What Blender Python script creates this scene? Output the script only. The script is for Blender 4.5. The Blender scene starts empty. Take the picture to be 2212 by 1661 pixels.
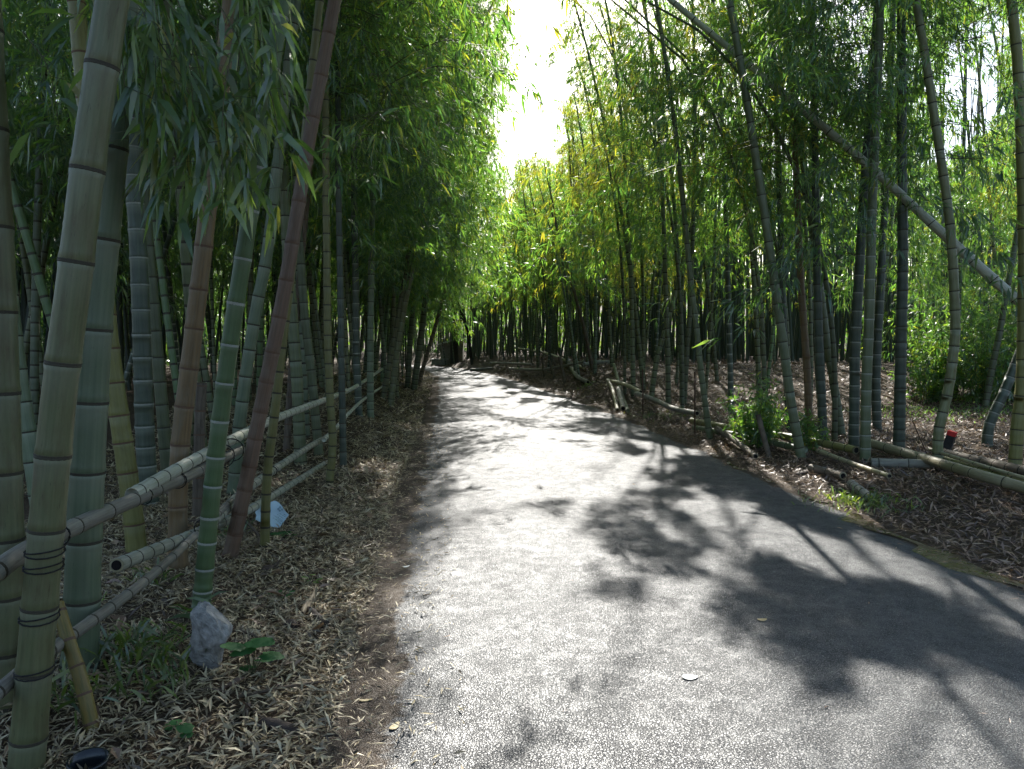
import bpy, math
import numpy as np
from mathutils import Vector, Matrix, Quaternion

# ------------------------------------------------------------------ camera, sky, sun, exposure
sc = bpy.context.scene
rng = np.random.default_rng(11)
CAM_H = 1.55
F, CX, CY = 1640.0, 1106.0, 830.5            # focal length / centre of the 2212 x 1661 view used for measuring
PITCH = math.atan((CY - 740.0) / F)          # horizon on row 740
cam_d = bpy.data.cameras.new('camera')
cam_d.sensor_fit = 'HORIZONTAL'
cam_d.angle = 2 * math.atan(CX / F)
cam_d.clip_start, cam_d.clip_end = 0.05, 2000
cam = bpy.data.objects.new('camera', cam_d)
cam.location = (0, 0, CAM_H)
cam.rotation_euler = (math.pi / 2 - PITCH, 0, 0)
sc.collection.objects.link(cam)
sc.camera = cam

SUN_EL, SUN_AZ = math.radians(35.0), math.radians(2.6)      # azimuth measured from +Y towards +X
SDIR = np.array([math.cos(SUN_EL) * math.sin(SUN_AZ), math.cos(SUN_EL) * math.cos(SUN_AZ), math.sin(SUN_EL)])
world = bpy.data.worlds.new('World')
sc.world = world
world.use_nodes = True
wn = world.node_tree
bg = wn.nodes['Background']
sky = wn.nodes.new('ShaderNodeTexSky')
sky.sky_type = 'NISHITA'
sky.sun_disc = False
sky.sun_elevation = SUN_EL
sky.sun_rotation = SUN_AZ
sky.air_density, sky.dust_density, sky.ozone_density = 1.0, 1.6, 1.0
wn.links.new(sky.outputs[0], bg.inputs[0])
bg.inputs[1].default_value = 0.10
sun_d = bpy.data.lights.new('sun', 'SUN')
sun_d.energy = 5.0
sun_d.angle = math.radians(0.53)
sun_d.color = (1.0, 0.965, 0.90)
sun = bpy.data.objects.new('sun', sun_d)
sun.rotation_euler = Vector(SDIR).to_track_quat('Z', 'Y').to_euler()
sun.location = (0, 30, 40)
sc.collection.objects.link(sun)

sc.view_settings.view_transform = 'Standard'
sc.view_settings.look = 'None'
sc.view_settings.gamma = 1.0
sc.view_settings.use_curve_mapping = False
sc.view_settings.exposure = 1.5
cy = sc.cycles
cy.use_denoising = True
try:
    cy.denoiser = 'OPENIMAGEDENOISE'
    cy.denoising_input_passes = 'RGB_ALBEDO_NORMAL'
except Exception:
    pass
cy.max_bounces, cy.diffuse_bounces, cy.glossy_bounces, cy.transmission_bounces = 4, 3, 2, 3
cy.caustics_reflective = cy.caustics_refractive = False
cy.sample_clamp_indirect = 8.0
cy.use_adaptive_sampling = True
cy.adaptive_threshold = 0.04

# ------------------------------------------------------------------ measuring helpers
cp, sp = math.cos(PITCH), math.sin(PITCH)


def ray(u, v):
    xc, zc = (u - CX) / F, -(v - CY) / F
    return np.array([xc, cp + zc * sp, -sp + zc * cp])


def at(u, v, D):
    d = ray(u, v)
    return np.array([0, 0, CAM_H]) + d * (D / d[1])


def project(p):
    p = np.asarray(p, float)
    r = p - np.array([0, 0, CAM_H])
    f = r[..., 1] * cp - r[..., 2] * sp
    up = r[..., 1] * sp + r[..., 2] * cp
    f = np.where(f < 0.05, 0.05, f)
    return CX + F * r[..., 0] / f, CY - F * up / f


def sstep(a, b, x):
    t = np.clip((np.asarray(x, float) - a) / (b - a), 0, 1)
    return t * t * (3 - 2 * t)


def vnoise(x, y, s=0):
    x, y = np.asarray(x, float), np.asarray(y, float)
    xi, yi = np.floor(x).astype(np.int64), np.floor(y).astype(np.int64)
    fx, fy = x - xi, y - yi
    fx, fy = fx * fx * (3 - 2 * fx), fy * fy * (3 - 2 * fy)

    def h(a, b):
        n = (a * 374761393 + b * 668265263 + s * 974634777) & 0xFFFFFFFF
        n = ((n ^ (n >> 13)) * 1274126177) & 0xFFFFFFFF
        return ((n ^ (n >> 16)) & 0xFFFF) / 65535.0
    a, b, c, d = h(xi, yi), h(xi + 1, yi), h(xi, yi + 1), h(xi + 1, yi + 1)
    return (a * (1 - fx) + b * fx) * (1 - fy) + (c * (1 - fx) + d * fx) * fy


RY = np.array([-14, -4, 0, 2.76, 4.2, 5.6, 7, 9.8, 14, 21.2, 27, 34, 42, 46, 50, 54, 60, 68, 80])
RL = np.array([.8, 0, -.48, -.74, -.9, -1.03, -1.18, -1.4, -1.74, -2.36, -2.9, -3.6, -5.0, -6.4, -8.8, -12, -18, -28, -46])
RR = np.array([4.9, 4.1, 3.6, 3.4, 3.25, 3.12, 3.08, 2.82, 2.5, 1.62, .75, -.4, -2.1, -3.3, -5.3, -8, -13.2, -22, -38])


def left(y):
    return np.interp(y, RY, RL)


def right(y):
    return np.interp(y, RY, RR)


def edge_l(y):
    y = np.asarray(y, float)
    return left(y) + .16 * (vnoise(y * 1.7, y * 0, 7) - .5) + .07 * (vnoise(y * 6.1, y * 0, 8) - .5)


def edge_r(y):
    y = np.asarray(y, float)
    return right(y) + .14 * (vnoise(y * 1.6, y * 0, 9) - .5) + .06 * (vnoise(y * 6.3, y * 0, 10) - .5)


def height(x, y):
    x, y = np.asarray(x, float), np.asarray(y, float)
    L, R = edge_l(y), edge_r(y)
    dl, dr = L - x, x - R
    n = (vnoise(x * .9, y * .9, 3) - .5) * .10 + (vnoise(x * 3.1, y * 3.1, 4) - .5) * .035
    h = np.where(dl > 0, .018 + .06 * sstep(0, .6, dl) + .32 * sstep(.6, 1.5, dl) * sstep(8.5, 13, y) + n * sstep(0, .5, dl), 0)
    bank = .68 * sstep(.2, 2.4, dr) * sstep(15, 24, y) + .08 * sstep(2, 10, dr) * sstep(14, 24, y)
    bank = bank * (1 - np.exp(-((x + 4.0) ** 2 + (y - 51.5) ** 2) / 7))
    h = np.where(dr > 0, .016 + .05 * sstep(0, .8, dr) + bank + n * sstep(0, .5, dr), h)
    h = h + 11 * sstep(62, 120, np.hypot(x, y - 18))  # rise added behind the forest to shut out the bright low sky
    e = np.minimum(-dl, -dr)
    return np.where(e >= 0, .017 - .055 * sstep(0, .10, e), h)


def G(u, v):
    """ground point seen in row v, column u"""
    d = ray(u, v)
    h = 0.0
    for _ in range(25):
        p = d * ((CAM_H - h) / -d[2])
        h += .6 * (float(height(p[0], p[1])) - h)
    p = d * ((CAM_H - h) / -d[2])
    return np.array([p[0], p[1], float(height(p[0], p[1]))])


# ------------------------------------------------------------------ mesh helpers
COL = sc.collection


def new_mesh(name, verts, faces_flat, sizes, mats=(), mat_idx=None, uv=None, attr=None, smooth=True):
    me = bpy.data.meshes.new(name)
    verts = np.asarray(verts, np.float32).reshape(-1, 3)
    ff = np.asarray(faces_flat, np.int32).ravel()
    sizes = np.asarray(sizes, np.int32)
    me.vertices.add(len(verts))
    me.vertices.foreach_set('co', verts.ravel())
    me.loops.add(len(ff))
    me.loops.foreach_set('vertex_index', ff)
    me.polygons.add(len(sizes))
    starts = np.zeros(len(sizes), np.int32)
    starts[1:] = np.cumsum(sizes)[:-1]
    me.polygons.foreach_set('loop_start', starts)
    for m in mats:
        me.materials.append(m)
    if mat_idx is not None:
        me.polygons.foreach_set('material_index', np.asarray(mat_idx, np.int32))
    if uv is not None:
        lay = me.uv_layers.new(name='UVMap')
        lay.data.foreach_set('uv', np.asarray(uv, np.float32).ravel())
    if attr is not None:
        for k, a in attr.items():
            at_ = me.attributes.new(k, 'FLOAT', 'POINT')
            at_.data.foreach_set('value', np.asarray(a, np.float32).ravel())
    me.update(calc_edges=True)
    me.polygons.foreach_set('use_smooth', np.full(len(sizes), bool(smooth)))
    return me


def link(name, me, parent=None):
    o = bpy.data.objects.new(name, me)
    COL.objects.link(o)
    if parent is not None:
        o.parent = parent
    return o


def empty(name, loc):
    o = bpy.data.objects.new(name, None)
    o.empty_display_size = .1
    o.location = tuple(float(c) for c in loc)
    COL.objects.link(o)
    return o


def tag(o, label=None, cat=None, group=None, kind=None):
    if label:
        o['label'] = label
    if cat:
        o['category'] = cat
    if group:
        o['group'] = group
    if kind:
        o['kind'] = kind
    return o


class MB:
    """collects shapes for one mesh"""

    def __init__(self):
        self.v, self.f, self.s, self.mi, self.n = [], [], [], [], 0

    def add(self, verts, faces, mi=0):
        verts = np.asarray(verts, float).reshape(-1, 3)
        for fc in faces:
            self.f.extend(int(i) + self.n for i in fc)
            self.s.append(len(fc))
            self.mi.append(mi)
        self.v.append(verts)
        self.n += len(verts)

    def box(self, c, size, rot=None, mi=0):
        hx, hy, hz = np.array(size) / 2
        b = np.array([[sx * hx, sy * hy, sz * hz] for sz in (-1, 1) for sx, sy in ((-1, -1), (1, -1), (1, 1), (-1, 1))])
        if rot is not None:
            b = b @ np.asarray(rot).T
        self.add(b + np.array(c), [(3, 2, 1, 0), (4, 5, 6, 7), (0, 1, 5, 4), (1, 2, 6, 5), (2, 3, 7, 6), (3, 0, 4, 7)], mi)

    def tube(self, pts, rad, sides=8, mi=0, caps=True):
        V, Fq = tube(pts, rad, sides)
        fs = [tuple(q) for q in Fq]
        if caps:
            n = len(pts)
            fs.append(tuple(range(sides - 1, -1, -1)))
            fs.append(tuple((n - 1) * sides + i for i in range(sides)))
        self.add(V, fs, mi)

    def build(self, name, mats, parent=None, loc=None, smooth=True):
        v = np.concatenate(self.v)
        if loc is not None:
            v = v - np.array(loc)
        me = new_mesh(name, v, self.f, self.s, mats if isinstance(mats, (list, tuple)) else [mats], self.mi, smooth=smooth)
        o = link(name, me, parent)
        if loc is not None and parent is None:
            o.location = tuple(float(c) for c in loc)
        return o


def frames(pts):
    pts = np.asarray(pts, float)
    t = np.gradient(pts, axis=0)
    t /= np.linalg.norm(t, axis=1)[:, None] + 1e-9
    m = np.abs(t.mean(0))
    ref = np.array([1.0, 0, 0]) if (m[2] > .55 and m[0] < .8) else np.array([0, 0, 1.0])
    n1 = np.cross(t, ref)
    n1 /= np.linalg.norm(n1, axis=1)[:, None] + 1e-9
    n2 = np.cross(t, n1)
    return t, n1, n2


def tube(pts, rad, sides):
    pts = np.asarray(pts, float)
    rad = np.broadcast_to(np.asarray(rad, float), (len(pts),))
    _, n1, n2 = frames(pts)
    a = np.arange(sides) / sides * 2 * np.pi
    V = pts[:, None] + rad[:, None, None] * (np.cos(a)[None, :, None] * n1[:, None] + np.sin(a)[None, :, None] * n2[:, None])
    n = len(pts)
    i, j = np.meshgrid(np.arange(n - 1), np.arange(sides), indexing='ij')
    j2 = (j + 1) % sides
    Fq = np.stack([i * sides + j, (i + 1) * sides + j, (i + 1) * sides + j2, i * sides + j2], -1).reshape(-1, 4)
    return V.reshape(-1, 3), Fq


def smooth_path(pts, n=60):
    """Catmull-Rom through pts, resampled by arc length"""
    p = np.asarray(pts, float)
    if len(p) == 2:
        p = np.array([p[0], (p[0] + p[1]) / 2, p[1]])
    q = np.concatenate([[2 * p[0] - p[1]], p, [2 * p[-1] - p[-2]]])
    out = []
    for i in range(1, len(q) - 2):
        t = np.linspace(0, 1, 14, endpoint=False)[:, None]
        p0, p1, p2, p3 = q[i - 1:i + 3]
        out.append(.5 * (2 * p1 + (p2 - p0) * t + (2 * p0 - 5 * p1 + 4 * p2 - p3) * t ** 2 + (3 * p1 - p0 - 3 * p2 + p3) * t ** 3))
    out.append(p[-1:])
    c = np.concatenate(out)
    s = np.concatenate([[0], np.cumsum(np.linalg.norm(np.diff(c, axis=0), axis=1))])
    ss = np.linspace(0, s[-1], n)
    return np.stack([np.interp(ss, s, c[:, k]) for k in range(3)], 1), ss


# ------------------------------------------------------------------ materials
def mat(name):
    m = bpy.data.materials.new(name)
    m.use_nodes = True
    nt = m.node_tree
    b = nt.nodes['Principled BSDF']
    return m, nt, b


def nd(nt, typ, **kw):
    n = nt.nodes.new(typ)
    for k, v in kw.items():
        if hasattr(n, k):
            setattr(n, k, v)
        else:
            n.inputs[k].default_value = v
    return n


def ramp(nt, fac, stops):
    r = nt.nodes.new('ShaderNodeValToRGB')
    el = r.color_ramp.elements
    while len(el) < len(stops):
        el.new(.5)
    for e, (p, c) in zip(el, stops):
        e.position = p
        e.color = (*c, 1) if len(c) == 3 else c
    nt.links.new(fac, r.inputs[0])
    return r


def simple(name, c1, c2, scale=6.0, rough=.7, bump=.3, spec=.3, dist=.01):
    m, nt, b = mat(name)
    tc = nd(nt, 'ShaderNodeTexCoord')
    n = nd(nt, 'ShaderNodeTexNoise', Scale=scale, Detail=6.0, Roughness=.62)
    nt.links.new(tc.outputs['Object'], n.inputs['Vector'])
    r = ramp(nt, n.outputs[0], [(.32, c1), (.68, c2)])
    nt.links.new(r.outputs[0], b.inputs['Base Color'])
    b.inputs['Roughness'].default_value = rough
    b.inputs['Specular IOR Level'].default_value = spec
    bp = nd(nt, 'ShaderNodeBump', Strength=bump, Distance=dist)
    nt.links.new(n.outputs[0], bp.inputs['Height'])
    nt.links.new(bp.outputs[0], b.inputs['Normal'])
    return m


def culm_mat(name, c1, c2, blotch=(.12, .10, .07), blotch_amt=.35, bloom=.25, rough=.42, bloom_col=(.31, .33, .25)):
    """skin of a culm: streaks along it, dull blotches, waxy bloom under each node"""
    m, nt, b = mat(name)
    uv = nd(nt, 'ShaderNodeUVMap')
    oi = nd(nt, 'ShaderNodeObjectInfo')
    add = nd(nt, 'ShaderNodeVectorMath', operation='ADD')
    nt.links.new(uv.outputs[0], add.inputs[0])
    mul = nd(nt, 'ShaderNodeVectorMath', operation='SCALE')
    mul.inputs[3].default_value = 37.0
    comb = nd(nt, 'ShaderNodeCombineXYZ')
    for k in range(3):
        nt.links.new(oi.outputs['Random'], comb.inputs[k])
    nt.links.new(comb.outputs[0], mul.inputs[0])
    nt.links.new(mul.outputs[0], add.inputs[1])
    mp = nd(nt, 'ShaderNodeMapping')
    mp.inputs['Scale'].default_value = (26, 1.3, 1)
    nt.links.new(add.outputs[0], mp.inputs[0])
    st = nd(nt, 'ShaderNodeTexNoise', Scale=1.0, Detail=5.0, Roughness=.6)
    nt.links.new(mp.outputs[0], st.inputs['Vector'])
    mp2 = nd(nt, 'ShaderNodeMapping')
    mp2.inputs['Scale'].default_value = (6, 3.2, 1)
    nt.links.new(add.outputs[0], mp2.inputs[0])
    bl = nd(nt, 'ShaderNodeTexNoise', Scale=1.6, Detail=7.0, Roughness=.7)
    nt.links.new(mp2.outputs[0], bl.inputs['Vector'])
    r1 = ramp(nt, st.outputs[0], [(.3, c1), (.7, c2)])
    r2 = ramp(nt, bl.outputs[0], [(.46, (0, 0, 0)), (.70, (1, 1, 1))])
    mx = nd(nt, 'ShaderNodeMix', data_type='RGBA')
    sc_ = nd(nt, 'ShaderNodeMath', operation='MULTIPLY')
    nt.links.new(r2.outputs[0], sc_.inputs[0])
    sc_.inputs[1].default_value = blotch_amt
    nt.links.new(sc_.outputs[0], mx.inputs[0])
    nt.links.new(r1.outputs[0], mx.inputs[6])
    mx.inputs[7].default_value = (*blotch, 1)
    mp3 = nd(nt, 'ShaderNodeMapping')
    mp3.inputs['Scale'].default_value = (46, 15, 1)
    nt.links.new(add.outputs[0], mp3.inputs[0])
    sk = nd(nt, 'ShaderNodeTexNoise', Scale=1.0, Detail=3.0, Roughness=.8)
    nt.links.new(mp3.outputs[0], sk.inputs['Vector'])
    skr = ramp(nt, sk.outputs[0], [(.60, (0, 0, 0)), (.72, (.6, .6, .6))])
    mxs = nd(nt, 'ShaderNodeMix', data_type='RGBA')
    nt.links.new(skr.outputs[0], mxs.inputs[0])
    nt.links.new(mx.outputs[2], mxs.inputs[6])
    mxs.inputs[7].default_value = (*[c * .45 for c in blotch], 1)
    mx = mxs
    ph = nd(nt, 'ShaderNodeAttribute', attribute_name='phase')
    pr = ramp(nt, ph.outputs['Fac'], [(.55, (0, 0, 0)), (.97, (1, 1, 1))])
    pm = nd(nt, 'ShaderNodeMath', operation='MULTIPLY')
    nt.links.new(pr.outputs[0], pm.inputs[0])
    pm.inputs[1].default_value = bloom
    mx2 = nd(nt, 'ShaderNodeMix', data_type='RGBA')
    nt.links.new(pm.outputs[0], mx2.inputs[0])
    nt.links.new(mx.outputs[2], mx2.inputs[6])
    mx2.inputs[7].default_value = (*bloom_col, 1)
    # slight tint per culm
    hs = nd(nt, 'ShaderNodeHueSaturation')
    mr = nd(nt, 'ShaderNodeMapRange')
    nt.links.new(oi.outputs['Random'], mr.inputs[0])
    mr.inputs[3].default_value, mr.inputs[4].default_value = .75, 1.2
    nt.links.new(mr.outputs[0], hs.inputs['Value'])
    nt.links.new(mx2.outputs[2], hs.inputs['Color'])
    nt.links.new(hs.outputs[0], b.inputs['Base Color'])
    rr = nd(nt, 'ShaderNodeMapRange')
    nt.links.new(bl.outputs[0], rr.inputs[0])
    rr.inputs[3].default_value, rr.inputs[4].default_value = rough - .1, rough + .25
    nt.links.new(rr.outputs[0], b.inputs['Roughness'])
    b.inputs['Specular IOR Level'].default_value = .45
    bp = nd(nt, 'ShaderNodeBump', Strength=.12, Distance=.004)
    nt.links.new(bl.outputs[0], bp.inputs['Height'])
    nt.links.new(bp.outputs[0], b.inputs['Normal'])
    return m


def leaf_mat(name, stops, trans=.5, tstops=None, rough=.38, gloss=.09):
    m, nt, b = mat(name)
    nt.nodes.remove(b)
    g = nd(nt, 'ShaderNodeNewGeometry')
    r = ramp(nt, g.outputs['Random Per Island'], stops)
    df = nd(nt, 'ShaderNodeBsdfDiffuse')
    nt.links.new(r.outputs[0], df.inputs[0])
    t = nd(nt, 'ShaderNodeBsdfTranslucent')
    r2 = ramp(nt, g.outputs['Random Per Island'], tstops or [(p, (min(.8, c[0] * 5.0), min(.8, c[1] * 4.7), c[2] * 1.4)) for p, c in stops])
    nt.links.new(r2.outputs[0], t.inputs[0])
    mx = nd(nt, 'ShaderNodeMixShader')
    mx.inputs[0].default_value = trans
    nt.links.new(df.outputs[0], mx.inputs[1])
    nt.links.new(t.outputs[0], mx.inputs[2])
    gl = nd(nt, 'ShaderNodeBsdfGlossy')
    gl.inputs['Roughness'].default_value = rough
    mg = nd(nt, 'ShaderNodeMixShader')
    mg.inputs[0].default_value = gloss
    nt.links.new(mx.outputs[0], mg.inputs[1])
    nt.links.new(gl.outputs[0], mg.inputs[2])
    nt.links.new(mg.outputs[0], nt.nodes['Material Output'].inputs[0])
    return m


M = {}
M['pale'] = culm_mat('culm_pale_green', (.105, .12, .05), (.17, .18, .085), (.10, .075, .035), .7, .22)
M['blue'] = culm_mat('culm_blue_green', (.085, .12, .065), (.145, .18, .105), (.12, .13, .09), .35, .3)
M['green'] = culm_mat('culm_green', (.065, .12, .04), (.10, .16, .06), (.08, .08, .04), .3, .15)
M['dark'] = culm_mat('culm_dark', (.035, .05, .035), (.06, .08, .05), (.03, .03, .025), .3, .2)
M['olive'] = culm_mat('culm_olive', (.13, .13, .035), (.20, .19, .06), (.10, .08, .03), .4, .1)
M['orange'] = culm_mat('culm_orange_brown', (.10, .065, .028), (.20, .13, .055), (.15, .125, .08), .85, .1, .5, (.3, .24, .16))
M['red'] = culm_mat('culm_red_brown', (.10, .065, .04), (.175, .105, .065), (.17, .13, .09), .85, .1, .5, (.3, .2, .15))
M['grey'] = culm_mat('culm_grey', (.15, .14, .11), (.28, .26, .20), (.10, .08, .06), .6, .12, .6)
M['mid'] = culm_mat('culm_grey_green', (.07, .09, .04), (.125, .145, .068), (.08, .08, .05), .4, .22)
M['dead'] = culm_mat('culm_dead', (.10, .075, .05), (.20, .16, .11), (.04, .03, .02), .8, .05, .7, (.25, .2, .15))
M['straw'] = culm_mat('culm_straw', (.26, .23, .13), (.36, .32, .19), (.12, .09, .05), .5, .1, .5, (.4, .36, .25))
M['rail_pale'] = culm_mat('rail_weathered_pale', (.27, .28, .20), (.42, .42, .33), (.13, .11, .07), .55, .08, .55)
M['ring_d'] = simple('ring_dark', (.022, .02, .014), (.075, .065, .04), 30, .7, .2)
M['ring_w'] = simple('ring_waxy_white', (.20, .21, .17), (.37, .38, .32), 40, .8, .2)
M['ring_b'] = simple('ring_brown', (.09, .05, .03), (.16, .10, .06), 30, .7, .2)
M['rope'] = simple('black_rope', (.008, .008, .008), (.03, .028, .025), 60, .8, .5)
M['twig'] = simple('twig', (.07, .08, .035), (.12, .12, .06), 12, .6, .2)
M['brown_twig'] = simple('brown_twig', (.06, .045, .03), (.14, .10, .065), 20, .8, .4)
M['leaf'] = leaf_mat('bamboo_leaf', [(0, (.026, .070, .030)), (.45, (.045, .105, .038)), (.85, (.078, .135, .040)), (.975, (.11, .14, .03)), (1, (.26, .20, .04))])
M['leaf_y'] = leaf_mat('bamboo_leaf_yellowing', [(0, (.06, .095, .022)), (.5, (.10, .125, .03)), (.85, (.16, .15, .035)), (1, (.28, .20, .04))])
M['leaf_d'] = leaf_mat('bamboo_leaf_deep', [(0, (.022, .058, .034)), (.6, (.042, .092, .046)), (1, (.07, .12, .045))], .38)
M['leaf_near'] = leaf_mat('bamboo_leaf_hanging', [(0, (.035, .075, .032)), (.6, (.06, .11, .045)), (.9, (.09, .14, .05)), (1, (.2, .17, .06))], .35)
M['litter'] = leaf_mat('dry_bamboo_leaf', [(0, (.075, .053, .027)), (.2, (.18, .132, .064)), (.5, (.34, .262, .135)), (.82, (.46, .375, .205)), (1, (.58, .49, .30))], .12,
                       [(0, (.1, .07, .04)), (1, (.4, .3, .16))], .6)
M['litter_red'] = leaf_mat('damp_bamboo_leaf', [(0, (.05, .029, .017)), (.35, (.135, .076, .044)), (.7, (.235, .14, .082)), (1, (.37, .26, .165))], .12,
                           [(0, (.1, .07, .04)), (1, (.4, .3, .16))], .45)
M['grass'] = leaf_mat('grass_blade', [(0, (.035, .065, .02)), (.6, (.06, .10, .025)), (1, (.12, .15, .05))], .3)
M['broad'] = leaf_mat('broad_leaf', [(0, (.025, .085, .03)), (1, (.04, .12, .04))], .2, None, .5, .02)
M['moss'] = leaf_mat('ground_herb', [(0, (.04, .09, .018)), (1, (.09, .17, .04))], .4)


def ground_mat():
    m, nt, b = mat('forest_floor')
    tc = nd(nt, 'ShaderNodeTexCoord')
    n = nd(nt, 'ShaderNodeTexNoise', Scale=.8, Detail=8.0, Roughness=.7)
    nt.links.new(tc.outputs['Object'], n.inputs['Vector'])
    mp = nd(nt, 'ShaderNodeMapping')
    mp.inputs['Scale'].default_value = (1, 1, 1)
    nt.links.new(tc.outputs['Object'], mp.inputs[0])
    v = nd(nt, 'ShaderNodeTexVoronoi', Scale=26.0, Randomness=1.0)
    nt.links.new(mp.outputs[0], v.inputs['Vector'])
    n2 = nd(nt, 'ShaderNodeTexNoise', Scale=34.0, Detail=6.0, Roughness=.75, Distortion=1.6)
    nt.links.new(tc.outputs['Object'], n2.inputs['Vector'])
    r = ramp(nt, n2.outputs[0], [(.3, (.028, .019, .012)), (.5, (.085, .058, .034)), (.7, (.17, .12, .07))])
    r2 = ramp(nt, n.outputs[0], [(.35, (.6, .55, .5)), (.65, (1, 1, 1))])
    mx = nd(nt, 'ShaderNodeMix', data_type='RGBA', blend_type='MULTIPLY')
    mx.inputs[0].default_value = 1
    nt.links.new(r.outputs[0], mx.inputs[6])
    nt.links.new(r2.outputs[0], mx.inputs[7])
    nt.links.new(mx.outputs[2], b.inputs['Base Color'])
    b.inputs['Roughness'].default_value = .85
    b.inputs['Specular IOR Level'].default_value = .2
    ad = nd(nt, 'ShaderNodeMath', operation='ADD')
    nt.links.new(n2.outputs[0], ad.inputs[0])
    nt.links.new(v.outputs[0], ad.inputs[1])
    bp = nd(nt, 'ShaderNodeBump', Strength=.8, Distance=.03)
    nt.links.new(ad.outputs[0], bp.inputs['Height'])
    nt.links.new(bp.outputs[0], b.inputs['Normal'])
    return m


def road_mat():
    """worn damp asphalt: flat-topped stones, dark pits between them, soil washed over the margins"""
    m, nt, b = mat('damp_asphalt')
    nt.nodes.remove(b)
    tc = nd(nt, 'ShaderNodeTexCoord')
    wob = nd(nt, 'ShaderNodeTexNoise', Scale=60.0, Detail=2.0)
    nt.links.new(tc.outputs['Object'], wob.inputs['Vector'])
    wv = nd(nt, 'ShaderNodeVectorMath', operation='MULTIPLY_ADD')
    nt.links.new(wob.outputs['Color'], wv.inputs[0])
    wv.inputs[1].default_value = (.016, .016, .016)
    nt.links.new(tc.outputs['Object'], wv.inputs[2])
    ve = nd(nt, 'ShaderNodeTexVoronoi', Scale=96.0, Randomness=1.0, feature='DISTANCE_TO_EDGE')
    vc = nd(nt, 'ShaderNodeTexVoronoi', Scale=96.0, Randomness=1.0)
    nt.links.new(wv.outputs[0], ve.inputs['Vector'])
    nt.links.new(wv.outputs[0], vc.inputs['Vector'])
    big = nd(nt, 'ShaderNodeTexNoise', Scale=.9, Detail=6.0, Roughness=.65)
    nt.links.new(tc.outputs['Object'], big.inputs['Vector'])
    mid = nd(nt, 'ShaderNodeTexNoise', Scale=9.0, Detail=5.0, Roughness=.7)
    nt.links.new(tc.outputs['Object'], mid.inputs['Vector'])
    fine = nd(nt, 'ShaderNodeTexNoise', Scale=85.0, Detail=4.0, Roughness=.65)
    nt.links.new(tc.outputs['Object'], fine.inputs['Vector'])
    # how much of each stone stands clear of the binder
    thr = nd(nt, 'ShaderNodeMath', operation='MULTIPLY_ADD')
    nt.links.new(mid.outputs[0], thr.inputs[0])
    thr.inputs[1].default_value = -.45
    nt.links.new(ve.outputs['Distance'], thr.inputs[2])
    top = nd(nt, 'ShaderNodeMapRange', interpolation_type='SMOOTHSTEP')
    nt.links.new(thr.outputs[0], top.inputs[0])
    top.inputs[1].default_value, top.inputs[2].default_value = -.27, .0
    cr = ramp(nt, vc.outputs['Color'], [(0, (.030, .032, .033)), (.6, (.055, .057, .057)), (1, (.10, .10, .095))])
    br = ramp(nt, big.outputs[0], [(.3, (.6, .6, .62)), (.5, (1, 1, 1)), (.7, (1.15, 1.12, 1.05))])
    mx = nd(nt, 'ShaderNodeMix', data_type='RGBA', blend_type='MULTIPLY')
    mx.inputs[0].default_value = 1
    nt.links.new(cr.outputs[0], mx.inputs[6])
    nt.links.new(br.outputs[0], mx.inputs[7])
    pit = nd(nt, 'ShaderNodeMix', data_type='RGBA')
    nt.links.new(top.outputs[0], pit.inputs[0])
    pit.inputs[6].default_value = (.020, .020, .021, 1)
    nt.links.new(mx.outputs[2], pit.inputs[7])
    ed = nd(nt, 'ShaderNodeAttribute', attribute_name='margin')
    en = nd(nt, 'ShaderNodeTexNoise', Scale=5.0, Detail=8.0, Roughness=.75)
    nt.links.new(tc.outputs['Object'], en.inputs['Vector'])
    sm = nd(nt, 'ShaderNodeMath', operation='ADD')
    nt.links.new(ed.outputs['Fac'], sm.inputs[0])
    nt.links.new(en.outputs[0], sm.inputs[1])
    sr = ramp(nt, sm.outputs[0], [(.88, (0, 0, 0)), (1.02, (1, 1, 1))])
    mx2 = nd(nt, 'ShaderNodeMix', data_type='RGBA')
    nt.links.new(sr.outputs[0], mx2.inputs[0])
    nt.links.new(pit.outputs[2], mx2.inputs[6])
    mx2.inputs[7].default_value = (.085, .064, .045, 1)
    hsum = nd(nt, 'ShaderNodeMath', operation='MULTIPLY_ADD')
    nt.links.new(fine.outputs[0], hsum.inputs[0])
    hsum.inputs[1].default_value = .9
    nt.links.new(top.outputs[0], hsum.inputs[2])
    bp = nd(nt, 'ShaderNodeBump', Strength=1.0, Distance=.0042)
    nt.links.new(hsum.outputs[0], bp.inputs['Height'])
    df = nd(nt, 'ShaderNodeBsdfDiffuse')
    nt.links.new(mx2.outputs[2], df.inputs[0])
    nt.links.new(bp.outputs[0], df.inputs['Normal'])
    gl = nd(nt, 'ShaderNodeBsdfGlossy')
    nt.links.new(bp.outputs[0], gl.inputs['Normal'])
    rr = nd(nt, 'ShaderNodeMapRange')
    nt.links.new(big.outputs[0], rr.inputs[0])
    rr.inputs[1].default_value, rr.inputs[2].default_value = .3, .7
    rr.inputs[3].default_value, rr.inputs[4].default_value = .40, .58
    nt.links.new(rr.outputs[0], gl.inputs['Roughness'])
    # gloss: damp stone tops, dull pits and soil
    g1 = nd(nt, 'ShaderNodeMapRange')
    nt.links.new(top.outputs[0], g1.inputs[0])
    g1.inputs[3].default_value, g1.inputs[4].default_value = ROAD_GLOSS * .5, ROAD_GLOSS
    g2 = nd(nt, 'ShaderNodeMath', operation='MULTIPLY')
    inv = nd(nt, 'ShaderNodeMapRange')
    nt.links.new(sr.outputs[0], inv.inputs[0])
    inv.inputs[3].default_value, inv.inputs[4].default_value = 1.0, .3
    nt.links.new(g1.outputs[0], g2.inputs[0])
    nt.links.new(inv.outputs[0], g2.inputs[1])
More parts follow.
